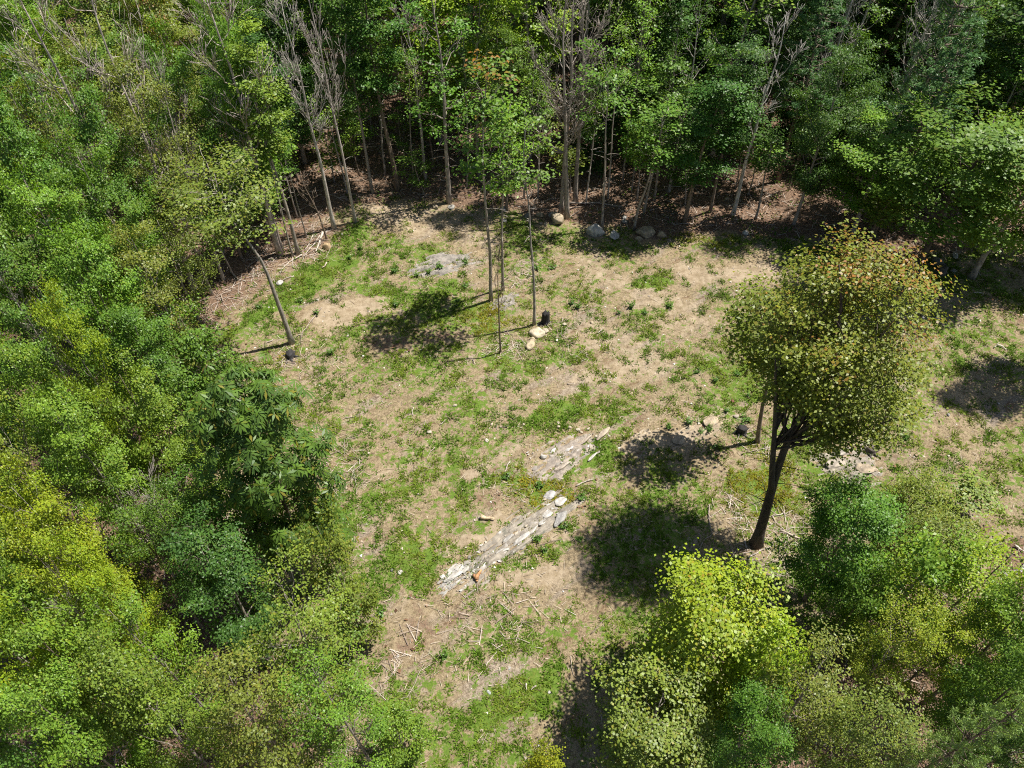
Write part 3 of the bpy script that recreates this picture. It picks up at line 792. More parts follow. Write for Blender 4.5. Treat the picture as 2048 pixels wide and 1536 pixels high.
T(45, 590, 85, 7.5, 'broad', 'mid', .02, 'mid green crown on the left border below the black gap')
T(310, 585, 80, 6.0, 'airy', 'olive', .14, 'olive yellow crown beside the short dark trunk')
T(225, 640, 90, 7, 'broad', 'light', .03, 'pale green crown left of the olive yellow crown')
T(90, 700, 92, 7.5, 'broad', 'mid', .02, 'mid green crown one row in from the left border above the yellow-green top')
T(300, 735, 80, 5.6, 'broad', 'mid', .02, 'leafy green tree left of the glossy low tree at the clearing edge')
T(410, 745, 72, 4.2, 'bush', 'mid', 0, 'glossy low green tree reaching into the clearing below the leaning trunk')
T(20, 790, 75, 7.5, 'broad', 'mid', .02, 'mid green crown on the left border level with the yellow-green top')
T(215, 800, 66, 8.2, 'broad', 'bright', .03, 'yellow-green pointed tree standing out of the left wood')
T(120, 850, 82, 7.5, 'broad', 'light', .04, 'light green crown left of the yellow-green pointed tree')
T(300, 880, 90, 6.6, 'broad', 'light', .03, 'light green wide crown below the yellow-green pointed tree')
T(50, 920, 82, 7.5, 'airy', 'olive', .14, 'olive brown-tinged crown on the left border, middle of the photo')
T(205, 950, 92, 7, 'broad', 'light', .02, 'light green crown above the yellow-green lobed tree')
T(375, 860, 60, 4.0, 'bush', 'mid', .02, 'low mid green tree between the glossy tree and the long-leaved dark tree')
T(420, 1010, 85, 5, 'airy', 'mid', 0, 'thin green tree with grey twigs left of the long-leaved dark tree')
T(545, 945, 140, 6.8, 'chestnut', 'chest', 0, 'dark tree with long drooping leaves in stars at the left clearing edge')
T(60, 1060, 92, 7.5, 'broad', 'bright', .05, 'yellow-green lobed tree near the left border')
T(150, 1110, 88, 7.2, 'broad', 'bright', .08, 'yellow-green tree right below the lobed one near the left border')
T(290, 1100, 70, 5.5, 'airy', 'mid', .03, 'mid green twiggy tree right of the yellow-green lobed trees')
T(30, 1200, 82, 7.5, 'broad', 'light', .10, 'light green crown on the left border under the lobed tree')
T(165, 1210, 78, 7.2, 'airy', 'bright', .2, 'golden-tinged tree in the lower left wood')
T(245, 1215, 70, 7.2, 'broad', 'bright', .05, 'yellow-green crown above the black gap in the lower left wood')
T(445, 1170, 112, 6, 'broad', 'blue', 0, 'dark blue-green tree shaded beneath the long-leaved dark tree')
T(385, 1075, 65, 5.5, 'airy', 'mid', 0, 'small mid green tree above the dark blue-green shaded tree')
T(690, 1170, 62, 4.6, 'bush', 'olive', .15, 'thin olive sapling tree at the left side of the lower clearing')
T(690, 1215, 40, 3.0, 'sapling', 'mid', .05, 'small dark sapling under the thin olive sapling tree')
T(600, 1310, 118, 6.5, 'airy', 'olive', .10, 'wide olive tree with narrow leaves at the lower clearing edge', 1)
T(690, 1420, 92, 6, 'airy', 'light', .06, 'light olive tree at the lower clearing edge beside the bottom path')
T(520, 1460, 110, 7, 'airy', 'olive', .08, 'wide olive tree on the bottom border left of the clearing')
T(55, 1340, 105, 8, 'broad', 'bright', .04, 'bright green crown in the lower left corner')
T(180, 1370, 105, 7.5, 'broad', 'light', .04, 'light green crown next to the bright corner crown')
T(330, 1330, 82, 7, 'airy', 'light', .05, 'light green crown right of the black gap')
T(330, 1450, 105, 7.2, 'broad', 'olive', .05, 'olive green crown on the bottom border with pale sticks showing')
T(60, 1500, 105, 8, 'broad', 'mid', .10, 'mid green crown at the bottom left corner')
T(190, 1510, 100, 7.5, 'broad', 'light', .06, 'light green crown on the bottom border, second tree from the left corner')
T(800, 1470, 55, 2.4, 'bush', 'light', .05, 'light green low saplings fringe tree at the bottom of the clearing')
# --- lower right
T(1415, 1280, 165, 4.5, 'broad', 'bright', .22, 'broad yellow-green maple with orange leading twigs in the lower right', 0)
T(1320, 1455, 145, 3.5, 'broad', 'olive', .04, 'light green round tree on the bottom border right of the clearing', 2)
T(1690, 1075, 104, 4.6, 'broad', 'mid', .12, 'mid green tree standing below the crown of the big maple', 1)
T(1820, 1010, 78, 3.6, 'airy', 'olive', .28, 'open olive and brown young tree right of the big maple', 0)
T(1860, 1090, 82, 3.6, 'airy', 'olive', .18, 'thin olive tree right of the mid green tree under the maple', 3)
T(1950, 1165, 118, 5.2, 'airy', 'bright', .10, 'bright yellow-green tree near the lower right border', 1)
T(1810, 1185, 92, 4.0, 'bush', 'light', .12, 'light green bushy tree left of the bright yellow-green tree', 2)
T(2010, 1270, 95, 5.5, 'broad', 'light', .06, 'light green tree on the right border in the lower corner', 5)
T(1690, 1235, 55, 3.2, 'bush', 'mid', .05, 'small mid green bushy tree beside the brown scrap of ground', 1)
T(1790, 1300, 75, 4.6, 'airy', 'gold', .0, 'sparse golden yellow young tree in the lower right', 2)
T(1870, 1320, 62, 4.6, 'airy', 'gold', .0, 'sparse golden yellow young tree right of the other golden one', 4)
T(1840, 1370, 85, 4.6, 'dead', 'mid', 0, 'fallen-looking bare tree among the golden young trees', 2, bark=(.36, .33, .30, 1), tilt=(.5, .35))
T(1600, 1410, 105, 5, 'airy', 'olive', .10, 'olive tree on the lower right between the maple and the pine', 4)
T(1490, 1480, 80, 4.5, 'broad', 'mid', .04, 'mid green tree on the bottom border between two lighter crowns', 3)
T(1710, 1480, 95, 5, 'airy', 'olive', .05, 'olive green tree on the bottom border left of the pine', 2)
T(1905, 1500, 88, 6, 'pine', 'palepine', 0, 'soft pale green pine at the bottom right corner', 0)
T(2010, 1400, 92, 5.6, 'broad', 'mid', .04, 'mid green tree on the right border above the pine', 7)
T(1990, 1520, 60, 5.0, 'broad', 'dark', 0, 'dark green tree in the bottom right corner beside the pine', 6)
T(1500, 1380, 70, 4.2, 'bush', 'bright', .05, 'yellow-green low tree under the broad maple in the lower right', 3)
T(1085, 1560, 45, 3.2, 'bush', 'yellow', .05, 'yellow tip of a small tree on the bottom border of the clearing', 0)
T(1960, 990, 40, 1.4, 'sapling', 'olive', .2, 'small olive sapling at the right side of the clearing', 3)

# --- the rest of the wood: every tree stands for itself
ORD = ['first', 'second', 'third', 'fourth', 'fifth', 'sixth', 'seventh', 'eighth', 'ninth', 'tenth', 'eleventh', 'twelfth', 'thirteenth', 'fourteenth', 'fifteenth', 'sixteenth', 'seventeenth', 'eighteenth', 'nineteenth', 'twentieth']
NUM = ['', '', 'two', 'three', 'four', 'five', 'six', 'seven', 'eight', 'nine', 'ten', 'eleven', 'twelve']
WORD = {'bright': 'yellow-green', 'light': 'light green', 'mid': 'mid green', 'dark': 'dark green', 'olive': 'olive', 'blue': 'blue-green', 'deep': 'deep green', 'pine': 'dark'}
SHAPEW = {'tall': 'tall tree', 'broad': 'rounded tree', 'airy': 'thin-leaved tree', 'bush': 'low bushy tree', 'slim': 'slender tree', 'sapling': 'sapling', 'pine': 'pine', 'dead': 'bare grey tree', 'halfdead': 'sparse tall tree'}
def near(px, py):
    if py > 640: return 'in the lower left wood' if px < 1024 else 'in the lower right wood'
    if px < 300: return 'in the upper left wood'
    if px < 640: return 'behind the leaning tree'
    if px < 840: return 'behind the grey forked tree'
    if px < 1060: return 'behind the red-topped slim tree'
    if px < 1250: return 'behind the bare twin trunks'
    if px < 1450: return 'behind the flat-topped boulder'
    if px < 1680: return 'behind the white dead snag'
    if px < 1900: return 'behind the tall wispy pine'
    return 'in the upper right wood'

pending = []
frng = np.random.RandomState(21)
pts = np.array([(a, b) for a, b, _ in placed])
tries = 0
new_pts = []
while tries < 20000:
    tries += 1
    X = frng.uniform(-42, 42); Y = frng.uniform(1.0, 76)
    half = (.70 * (Y * CP + 20 * SP)) + 3.5
    if abs(X) > half: continue
    sd_ = float(poly_sd(np.array([X]), np.array([Y]))[0])
    if sd_ < (1.2 if Y > 20 else 2.2): continue
    back = Y > 30 and X > -13
    sp = (3.7 if X < 7 else 3.3) if back else 3.9
    allp = np.concatenate([pts, np.array(new_pts).reshape(-1, 2)])
    if np.min(np.hypot(allp[:, 0] - X, allp[:, 1] - Y)) < sp * frng.uniform(.75, 1.05): continue
    px, py, dep = proj(X, Y, 3.0)
    if py > 1750 or px < -160 or px > 2210: continue
    if abs(X - 12.5) < 2.2 and 44 < Y < 60: continue          # the lit lane running back through the wood
    if X > 14 and Y < 20 and sd_ < 3: continue
    if any(abs(X - a) < 2.0 + .03 * abs(b - Y) and -7.5 < Y - b < .5 for a, b in clear_pts): continue
    new_pts.append((X, Y))
    edge = sd_ < 4
    r = frng.rand()
    if back:
        kind = 'tall' if r < .42 else 'slim' if r < .70 else 'broad' if r < .80 else 'pine' if r < .88 else 'halfdead' if r < .94 else 'dead'
        if edge and kind == 'broad' and frng.rand() < .6: kind = 'slim'
        H = {'tall': frng.uniform(13, 18), 'slim': frng.uniform(8, 13), 'broad': frng.uniform(9, 14), 'pine': frng.uniform(14, 18), 'dead': frng.uniform(11, 16), 'halfdead': frng.uniform(12, 16)}[kind]
        R = {'tall': frng.uniform(2.1, 3.1), 'slim': frng.uniform(1.2, 1.9), 'broad': frng.uniform(2.6, 3.6), 'pine': frng.uniform(2.2, 2.9), 'dead': frng.uniform(1.6, 2.4), 'halfdead': frng.uniform(1.8, 2.6)}[kind]
        if X > 7 and Y < 45 and kind != 'slim': H *= .85
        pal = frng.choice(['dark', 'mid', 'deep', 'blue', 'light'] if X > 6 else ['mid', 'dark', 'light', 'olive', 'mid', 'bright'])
        if kind == 'pine': pal = 'pine'
        aut = frng.choice([0, 0, 0, .1, .2])
    else:
        kind = 'bush' if r < .25 else 'airy' if r < .50 else 'slim' if r < .6 else 'broad'
        if Y > 36: kind = 'broad' if r < .5 else 'airy' if r < .8 else 'tall'
        if Y < 20 and X > 0: kind = 'bush' if r < .7 else 'airy'
        H = {'bush': frng.uniform(4.0, 6.5), 'airy': frng.uniform(7, 10), 'slim': frng.uniform(8, 11), 'broad': frng.uniform(8, 10.5), 'tall': frng.uniform(11, 14)}[kind]
        if Y < 20 and X > 0: H = min(H, frng.uniform(3.5, 6))
        R = {'bush': frng.uniform(1.5, 2.2), 'airy': frng.uniform(1.9, 2.6), 'slim': frng.uniform(1.2, 1.7), 'broad': frng.uniform(2.2, 2.9), 'tall': frng.uniform(2, 2.6)}[kind]
        if Y < 20 and X > 0: R = min(R, 1.6)
        pal = frng.choice(['mid', 'light', 'olive', 'mid', 'deep', 'dark']); aut = frng.choice([0, .05, .1, .15])
    pending.append((px, py, kind, frng.randint(9), X, Y, H, R, str(pal), float(aut)))
# saplings and spindly stems on the shaded floor just inside the wood's edge
for _ in range(4000):
    if len([p for p in pending if p[2] == 'sapling']) >= 80: break
    X = frng.uniform(-22, 36); Y = frng.uniform(24, 56)
    sd_ = float(poly_sd(np.array([X]), np.array([Y]))[0])
    if not .3 < sd_ < 13 or abs(X) > .70 * (Y * CP + 20 * SP) + 1: continue
    allp = np.concatenate([pts, np.array(new_pts)])
    if np.min(np.hypot(allp[:, 0] - X, allp[:, 1] - Y)) < .9: continue
    new_pts.append((X, Y)); px, py, dep = proj(X, Y, 2.0)
    pending.append((px, py, 'sapling', frng.randint(9), X, Y, frng.uniform(3.0, 7.0), frng.uniform(.6, 1.2), str(frng.choice(['mid', 'light', 'dark', 'mid', 'olive'])), 0.0))
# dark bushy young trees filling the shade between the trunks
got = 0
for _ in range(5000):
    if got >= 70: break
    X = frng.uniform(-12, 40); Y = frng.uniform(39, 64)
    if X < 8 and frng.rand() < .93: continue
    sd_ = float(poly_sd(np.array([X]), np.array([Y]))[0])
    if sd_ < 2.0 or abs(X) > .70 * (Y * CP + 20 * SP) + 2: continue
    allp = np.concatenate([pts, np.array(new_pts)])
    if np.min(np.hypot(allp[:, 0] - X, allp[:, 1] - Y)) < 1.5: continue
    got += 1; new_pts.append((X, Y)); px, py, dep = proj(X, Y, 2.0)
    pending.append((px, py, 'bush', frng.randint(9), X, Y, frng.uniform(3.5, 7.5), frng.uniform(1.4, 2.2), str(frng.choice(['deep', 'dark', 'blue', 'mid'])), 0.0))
byl = {}
for p in pending:
    px, py, kind, vi, X, Y, H, R, pal, aut = p
    ph = near(px, py)
    depth = '' if ph.startswith('in') else 'just ' if Y < 43 else 'well ' if Y < 52 else 'far '
    word = '' if kind == 'dead' else WORD[pal] + ' '
    base_l = word + SHAPEW[kind] + ' ' + depth + ph
    byl.setdefault(base_l, []).append(p)
for lab, L in byl.items():
    L.sort(key=lambda p: p[0])
    for i, p in enumerate(L):
        px, py, kind, vi, X, Y, H, R, pal, aut = p
        label = lab if len(L) == 1 else lab + (', %s of %s from left' % (ORD[i], NUM[min(len(L), 12)]) if i else ', leftmost of %s' % NUM[min(len(L), 12)])
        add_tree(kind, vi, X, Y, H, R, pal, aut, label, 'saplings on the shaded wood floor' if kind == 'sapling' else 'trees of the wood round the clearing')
print('trees:', len(placed), 'fill', len(pending))

# ------------------------------------------------------------------ stones
def rock_mesh(name, seed, a, b, c, sub=3, cuts=13, flat=None):
    """weathered angular stone: a sphere cut by random planes, half axes a, b, c"""
    import bmesh
    rng = np.random.RandomState(seed)
    bm = bmesh.new(); bmesh.ops.create_icosphere(bm, subdivisions=sub, radius=1)
    V = np.array([v.co[:] for v in bm.verts]); Fc = np.array([[v.index for v in f.verts] for f in bm.faces]); bm.free()
    for _ in range(cuts):
        n = nrm(rng.normal(size=3)); d = rng.uniform(.55, .88)
        if flat and _ == 0: n = nrm(np.array([.1, .1, 1.])); d = flat
        h = V @ n; V = V - np.maximum(h - d, 0)[:, None] * n * .92
    V = V * (1 + .028 * rng.normal(size=(len(V), 1)))
    V = V * np.array([a, b, c])
    return mesh_np(name, V, [Fc], ROCK)

GREYR, TANR, WHITER, DARKR, ORANGER = (.28, .27, .25, 1), (.38, .31, .215, 1), (.52, .50, .47, 1), (.19, .18, .165, 1), (.40, .25, .14, 1)

def stone(px, py, w, col, label, seed, h=.6, d=.8, rot=None, flat=None, cat='stone', group=None, name='stone', z=None):
    """w = width in photo pixels"""
    x, y = at(px, py); dep = proj(x, y, 0)[2]; a = w * dep / FPX / 2
    c = a * h
    o = obj(name, rock_mesh(name, seed, a * 1.12, a * d * 1.1, c * 1.15, 3 if w > 12 else 2, 13, flat), None, (x, y, gzf(x, y) + c * .42 if z is None else z), col)
    o.rotation_euler = (0, 0, seed * 1.7 if rot is None else rot)
    return tag(o, label, cat, group)

BO = 'boulders along the back edge of the clearing'
for i, (px, py, w, col, lab, h, d, fl) in enumerate([
    (1114, 437, 32, TANR, 'large rounded tan boulder at the foot of the bare twin trunks', .8, .85, None),
    (1103, 425, 18, GREYR, 'grey stone behind the large rounded tan boulder', .7, .8, None),
    (1080, 424, 17, TANR, 'small brown-stained round stone left of the large tan boulder', .85, .9, None),
    (1008, 417, 18, GREYR, 'rounded grey boulder behind the middle slim tree', .9, .8, None),
    (1007, 434, 14, GREYR, 'low grey stone in front of the rounded grey boulder', .6, .8, None),
    (1055, 424, 16, DARKR, 'flat dark stone between the grey boulder and the brown-stained one', .45, .7, None),
    (1083, 438, 10, TANR, 'left of two little tan stones in front of the brown-stained stone', .6, .8, None),
    (1092, 440, 12, TANR, 'right of two little tan stones in front of the brown-stained stone', .6, .8, None),
    (1192, 461, 36, WHITER, 'jagged white boulder at the foot of the slim grey tree', .85, .75, None),
    (1229, 466, 24, WHITER, 'smaller white angular boulder right of the jagged one', .75, .8, None),
    (1250, 430, 12, WHITER, 'small pale stone on the shaded litter, upper of two', .6, .8, None),
    (1250, 437, 16, GREYR, 'pale grey stone on the shaded litter, lower of two', .6, .7, None),
    (1292, 461, 40, TANR, 'large flat-topped boulder in the row at the back edge', .6, .8, .4),
    (1279, 473, 17, TANR, 'small tan stone tucked below the flat-topped boulder', .7, .8, None),
    (1325, 468, 20, TANR, 'tan block right of the flat-topped boulder', .8, .8, None),
    (870, 412, 13, TANR, 'small tan stone on the straw left of the back-edge boulders', .6, .8, None),
    (901, 411, 17, GREYR, 'flat grey stone at the foot of the thick forked trunk', .4, .8, .4),
    (1490, 471, 13, WHITER, 'small pale stone in the shade under the white snag', .7, .8, None),
    (1453, 402, 12, TANR, 'tan stone in the deep shade behind the white snag', .8, .8, None)]):
    stone(px, py, w, col, lab, 40 + i, h, d, flat=fl, cat='boulder' if w > 15 else 'stone', group=BO, name='boulder' if w > 15 else 'stone')
for i, (px, py, w, col, lab, h, d, fl) in enumerate([
    (655, 501, 20, (.46, .33, .19, 1), 'orange-tan boulder at the end of the pale logs', .8, .8, None),
    (562, 575, 14, WHITER, 'single white stone at the grassy left bend of the clearing', .7, .9, None),
    (1073, 662, 36, (.52, .45, .33, 1), 'largest pale tan slab of the stone heap by the black stump', .55, .7, .5),
    (1092, 657, 15, (.46, .40, .31, 1), 'small round stone right of the pale tan slab', .7, .9, None),
    (1066, 676, 15, (.50, .42, .28, 1), 'narrow yellowish stone joining the two larger heap stones', .8, .7, None),
    (1061, 685, 28, (.52, .43, .29, 1), 'yellowish wedge stone lowest in the heap by the black stump', .6, .6, None),
    (1086, 917, 15, WHITER, 'white upright stone on the bedrock above the yellow moss', .9, .7, None),
    (1905, 521, 15, WHITER, 'white stone beside the grey stumps right of the maple', .9, .8, None),
    (1903, 548, 12, GREYR, 'grey stone below the white stone right of the maple', .8, .9, None),
    (1870, 535, 26, DARKR, 'dark mossy boulder in the shade right of the maple', .8, .8, None),
    (2022, 487, 24, TANR, 'tan boulder in the shade near the right border', .7, .8, None),
    (1838, 645, 11, WHITER, 'pale stone on the straw right of the maple crown', .6, .8, None),
    (1870, 644, 14, WHITER, 'pale flat stone right of the pale one beside the maple crown', .45, .8, None),
    (802, 1148, 12, WHITER, 'white stone beside the green strip in the lower clearing', .5, 1.1, None),
    (785, 1145, 8, DARKR, 'little dark stone left of the white stone in the lower clearing', .6, .9, None),
    (978, 1391, 11, (.40, .44, .42, 1), 'bluish flat stone on the lower grass', .4, .7, None),
    (1018, 1343, 8, WHITER, 'small white stone up-right of the bluish flat stone', .6, .9, None),
    (1098, 1392, 8, WHITER, 'small white stone right of the bluish flat stone', .6, .9, None),
    (798, 1319, 8, WHITER, 'white stone on the brown soil at the lower left of the clearing', .5, .8, None),
    (964, 1467, 8, TANR, 'pale stone near the bottom border of the clearing', .5, .8, None),
    (1078, 1497, 7, WHITER, 'white stone nearest the bottom border of the clearing', .6, .9, None),
    (859, 865, 11, (.52, .47, .38, 1), 'cream stone in the grass left of the cream log chip', .6, .8, None),
    (973, 882, 13, (.56, .51, .42, 1), 'cream flat stone in the middle of the clearing', .4, .6, None),
    (910, 812, 10, (.52, .45, .36, 1), 'tan stone in the grass above the cream flat stone', .5, .8, None),
    (1117, 846, 8, (.52, .45, .36, 1), 'top stone of the loose row above the bedrock', .6, .8, None),
    (1117, 855, 8, (.52, .44, .34, 1), 'second stone of the loose row above the bedrock', .6, .8, None),
    (1140, 855, 9, (.50, .42, .32, 1), 'middle tan stone of the loose row above the bedrock', .6, .8, None),
    (1156, 858, 11, (.54, .48, .38, 1), 'largest cream stone of the loose row above the bedrock', .6, .8, None),
    (1163, 863, 9, (.48, .41, .31, 1), 'lowest tan stone of the loose row above the bedrock', .6, .8, None),
    (983, 850, 8, (.50, .42, .32, 1), 'left outlying stone of the loose row above the bedrock', .6, .8, None),
    (1002, 856, 7, (.50, .42, .32, 1), 'left second outlying stone of the loose row above the bedrock', .6, .8, None),
    (1047, 851, 7, (.52, .45, .36, 1), 'little stone at the green tuft above the bedrock', .6, .8, None),
    (1128, 644, 11, (.50, .44, .33, 1), 'pale stone right of the black stump', .6, .8, None),
    (1184, 638, 8, (.48, .40, .28, 1), 'tan stone on the dry straw right of the stump', .6, .8, None),
    (1472, 832, 12, (.54, .47, .38, 1), 'cream stone above the black stump behind the maple', .7, .8, None),
    (1466, 798, 9, (.23, .09, .06, 1), 'dark red stone above the cream stone behind the maple', .7, .8, None),
    (1895, 832, 9, GREYR, 'grey stone in the tree shadow at the right side', .6, .8, None),
    (637, 605, 7, (.48, .43, .36, 1), 'pale pebble stone on the bare tan patch', .6, .8, None),
    (696, 672, 7, (.50, .45, .38, 1), 'pale stone at the shadow edge below the bare tan patch', .6, .8, None),
    (1270, 1105, 8, TANR, 'stone lying in the maple shadow', .6, .9, None),
    (1300, 1180, 8, TANR, 'lowest stone lying in the maple shadow', .6, .9, None)]):
    stone(px, py, w, col, lab, 90 + i, h, d, flat=fl, group='loose stones lying in the clearing')

# ------------------------------------------------------------------ bedrock showing through the soil
def outcrop(name, label, px, w_m, l_m, h, ang, col, seed, slabs=(), moss=0):
    """low whaleback of bare rock: a height field that dips under the soil at its rim, with slab-like ribs as parts"""
    x0, y0 = at(*px); rng = np.random.RandomState(seed)
    nu, nv = 84, 44
    u = np.linspace(-1, 1, nu); v = np.linspace(-1, 1, nv); U, Vv = np.meshgrid(u, v, indexing='ij')
    rad = np.sqrt(U ** 2 + Vv ** 2); warp = 1.0 * (fbm(U * 2.6 + seed, Vv * 2.6, 4) - .5)
    prof = 1 - (rad + warp)
    rib = fbm(U * 2.2 + seed * 3, Vv * 9 + seed, 4)
    X = U * l_m / 2; Yl = Vv * w_m / 2
    ca, sa = math.cos(ang), math.sin(ang)
    wx, wy = x0 + X * ca - Yl * sa, y0 + X * sa + Yl * ca
    Z = gz(wx, wy) + h * (np.clip(prof, -1.0, .5) * 1.0 + (rib - .5) * 1.3 - .14 - .5 * (vnoise(U * 7 + seed, Vv * 13) > .72))
    V3 = np.stack([wx - x0, wy - y0, Z], -1).reshape(-1, 3)
    ii = (np.arange(nu - 1)[:, None] * nv + np.arange(nv - 1)[None, :]).ravel()
    z0 = gzf(x0, y0); V3[:, 2] -= z0
    root = bpy.data.objects.new(name, None); C.objects.link(root); root.location = (x0, y0, z0); root.empty_display_size = .3
    tag(root, label, 'rock outcrop')
    obj('bedrock', mesh_np('bedrock', V3, [np.stack([ii, ii + nv, ii + nv + 1, ii + 1], -1)], ROCK), root, color=col)
    for k, (sx, sy, lw, ww, c) in enumerate(slabs):
        ax_, ay_ = at(sx, sy); dep = proj(ax_, ay_, 0)[2]; l = lw * dep / FPX / 2
        s = obj('slab', rock_mesh('slab', seed * 10 + k, l, l * ww * 1.25, min(.10, l * .2), 3, 14, .45), root, (ax_ - x0, ay_ - y0, gzf(ax_, ay_) - z0 + .085), c)
        s.rotation_euler = (rng.uniform(-.12, .12), rng.uniform(-.12, .12), ang + rng.uniform(-.3, .3))
    return root

def world_ang(p, q):
    a, b = at(*p), at(*q); return math.atan2(b[1] - a[1], b[0] - a[0])
LA = world_ang((890, 1175), (1130, 1000))
WH = (.50, .48, .45, 1)
GL, GT = (.40, .38, .355, 1), (.36, .31, .25, 1)
slabs = [(908, 1160, 50, .2, WH), (932, 1147, 26, .3, (.48, .46, .42, 1)), (1004, 1112, 40, .2, WH), (1042, 1086, 58, .16, WH), (1066, 1068, 30, .25, (.50, .48, .45, 1)),
         (1018, 1084, 34, .25, GL), (1084, 1052, 24, .35, WH), (1094, 1036, 28, .4, (.5, .48, .45, 1)), (1122, 1008, 30, .5, WH), (1098, 996, 34, .5, (.40, .385, .385, 1)), (1120, 1045, 50, .4, (.30, .29, .28, 1))]
outcrop('rock_ledge', 'long white-ribbed rock ledge running diagonally through the lower clearing', (1035, 1078), 1.8, 6.6, .24, LA, (.30, .265, .22, 1), 3, slabs)
outcrop('rock_ledge', 'short white rock rib at the lower end of the diagonal ledge', (915, 1158), .9, 2.0, .10, LA, (.40, .39, .37, 1), 4)
outcrop('rock_outcrop', 'low grey bedrock hump behind the slim trees', (885, 528), 2.0, 4.2, .22, LA * .7, (.27, .245, .22, 1), 5)
outcrop('rock_outcrop', 'pinkish bedrock patch with white stone above the yellow moss', (1125, 915), 2.0, 3.6, .14, LA, (.31, .265, .225, 1), 6,
        [(1185, 915, 34, .16, WH), (1172, 880, 40, .2, (.44, .37, .3, 1)), (1125, 935, 46, .2, (.42, .36, .3, 1)), (1205, 868, 46, .22, (.42, .35, .27, 1))])
outcrop('rock_outcrop', 'tan flat bedrock strip behind the big maple', (1400, 858), 1.0, 3.6, .10, LA * .85, (.38, .305, .215, 1), 7, [(1360, 880, 40, .5, (.39, .31, .22, 1)), (1420, 842, 44, .5, (.39, .31, .22, 1))])
outcrop('rock_outcrop', 'pale grey and tan bedrock under the right side of the maple crown', (1700, 930), 2.2, 3.2, .14, .2, (.31, .27, .22, 1), 8,
        [(1672, 925, 60, .35, (.35, .305, .25, 1)), (1735, 935, 50, .5, (.36, .29, .21, 1)), (1680, 905, 40, .3, (.38, .345, .30, 1))])
outcrop('rock_outcrop', 'grey bedrock patch between the slim tree stems', (1012, 600), 1.0, 2.0, .12, LA, (.25, .225, .20, 1), 9)
outcrop('rock_outcrop', 'bright tan bedrock chip left of the strip behind the maple', (1278, 875), .6, 1.5, .08, LA, (.42, .345, .25, 1), 10)

def shards(parent_label, pts_px, n, spread, seed, name='rock_shards'):
    """broken chips of the ledge, too many and small to count"""
    r = np.random.RandomState(seed); Q = np.array([at(*q) for q in pts_px])
    k = r.randint(len(Q) - 1, size=n); t = r.rand(n)[:, None]
    c = Q[k] * (1 - t) + Q[k + 1] * t + r.normal(0, spread, (n, 2))
    s = .025 + .10 * r.rand(n) ** 2.5; aa = LA + r.normal(0, .5, n); ca, sa = np.cos(aa), np.sin(aa)
    b = np.array([(1.5, .1, 0), (.2, .7, .05), (-1.4, .2, 0), (-.2, -.7, .05), (.5, .1, .4), (-.5, 0, .36)])[None] * s[:, None, None] * r.uniform(.6, 1.3, (n, 6, 1))
    V = np.stack([b[..., 0] * ca[:, None] - b[..., 1] * sa[:, None] + c[:, :1], b[..., 0] * sa[:, None] + b[..., 1] * ca[:, None] + c[:, 1:], b[..., 2] + (gz(c[:, 0], c[:, 1]) + .05)[:, None]], -1).reshape(-1, 3)
    i = np.arange(n)[:, None] * 6
    Fs = np.concatenate([i + np.array([f]) for f in ((0, 1, 4), (1, 5, 4), (1, 2, 5), (2, 3, 5), (3, 4, 5), (3, 0, 4))])
    col = np.array([(.46, .44, .41), (.34, .31, .275), (.25, .225, .195), (.38, .325, .255)])[r.randint(4, size=n)] * r.uniform(.8, 1.15, (n, 1))
    tag(obj(name, mesh_np(name, V, [Fs], TWIG, {'col': np.repeat(col, 6, 0)})), parent_label, kind='stuff')
shards('broken pale rock chips strewn along the diagonal ledge', [(893, 1172), (935, 1148), (985, 1115), (1040, 1080), (1085, 1045), (1130, 1000)], 190, .30, 5)
shards('broken tan rock chips on the bedrock above the yellow moss', [(1060, 935), (1125, 915), (1200, 870)], 60, .45, 6)

# ------------------------------------------------------------------ stumps, logs and sticks
def stump(px, py, h, r, col, label, seed):
    x, y = at(px, py); rng = np.random.RandomState(seed)
    root = bpy.data.objects.new('tree_stump', None); C.objects.link(root); root.location = (x, y, gzf(x, y) - .05); root.empty_display_size = .2
    tag(root, label, 'stump')
    n = 14; rings = [(0, 1.45), (.12, 1.15), (.5, 1.0), (.85, .95), (1.0, .92)]
    wob = 1 + .16 * rng.normal(size=n); V = []
    for q, (zz, rr) in enumerate(rings):
        for k in range(n):
            a = k * 2 * pi / n
            V.append((math.cos(a) * r * rr * wob[k], math.sin(a) * r * rr * wob[k], h * zz + (rng.uniform(-.12, .14) * h if q == 4 else 0)))
    V.append((0, 0, h * .82)); m = len(rings)
    Q = [[q * n + k, q * n + (k + 1) % n, (q + 1) * n + (k + 1) % n, (q + 1) * n + k] for q in range(m - 1) for k in range(n)]
    Tt = [[(m - 1) * n + k, (m - 1) * n + (k + 1) % n, m * n] for k in range(n)]
    obj('stump_body', mesh_np('stump_body', np.array(V), [np.array(Q), np.array(Tt)], BARK), root, color=col)
    for k in range(6):
        a = k * 1.05 + rng.uniform(-.3, .3); l = r * rng.uniform(2.0, 3.4)
        P = np.array([[math.cos(a) * r * .6, math.sin(a) * r * .6, h * .25], [math.cos(a) * r * 1.4, math.sin(a) * r * 1.4, .10], [math.cos(a + .2) * l, math.sin(a + .2) * l, .0]])
        TV, TF = tubes([(P, np.array([r * .35, r * .22, .02]), 5)])
        obj('root', mesh_np('root', TV, TF, BARK), root, color=col)
BLACK = (.022, .020, .019, 1)
stump(1091, 640, .75, .17, BLACK, 'charred black upright stump beside the pale tan slab', 1)
stump(582, 715, .35, .22, (.035, .034, .034, 1), 'low charred black stump below the leaning trunk', 2)
stump(1482, 862, .40, .19, (.03, .028, .027, 1), 'charred black stump behind the big maple trunk', 3)
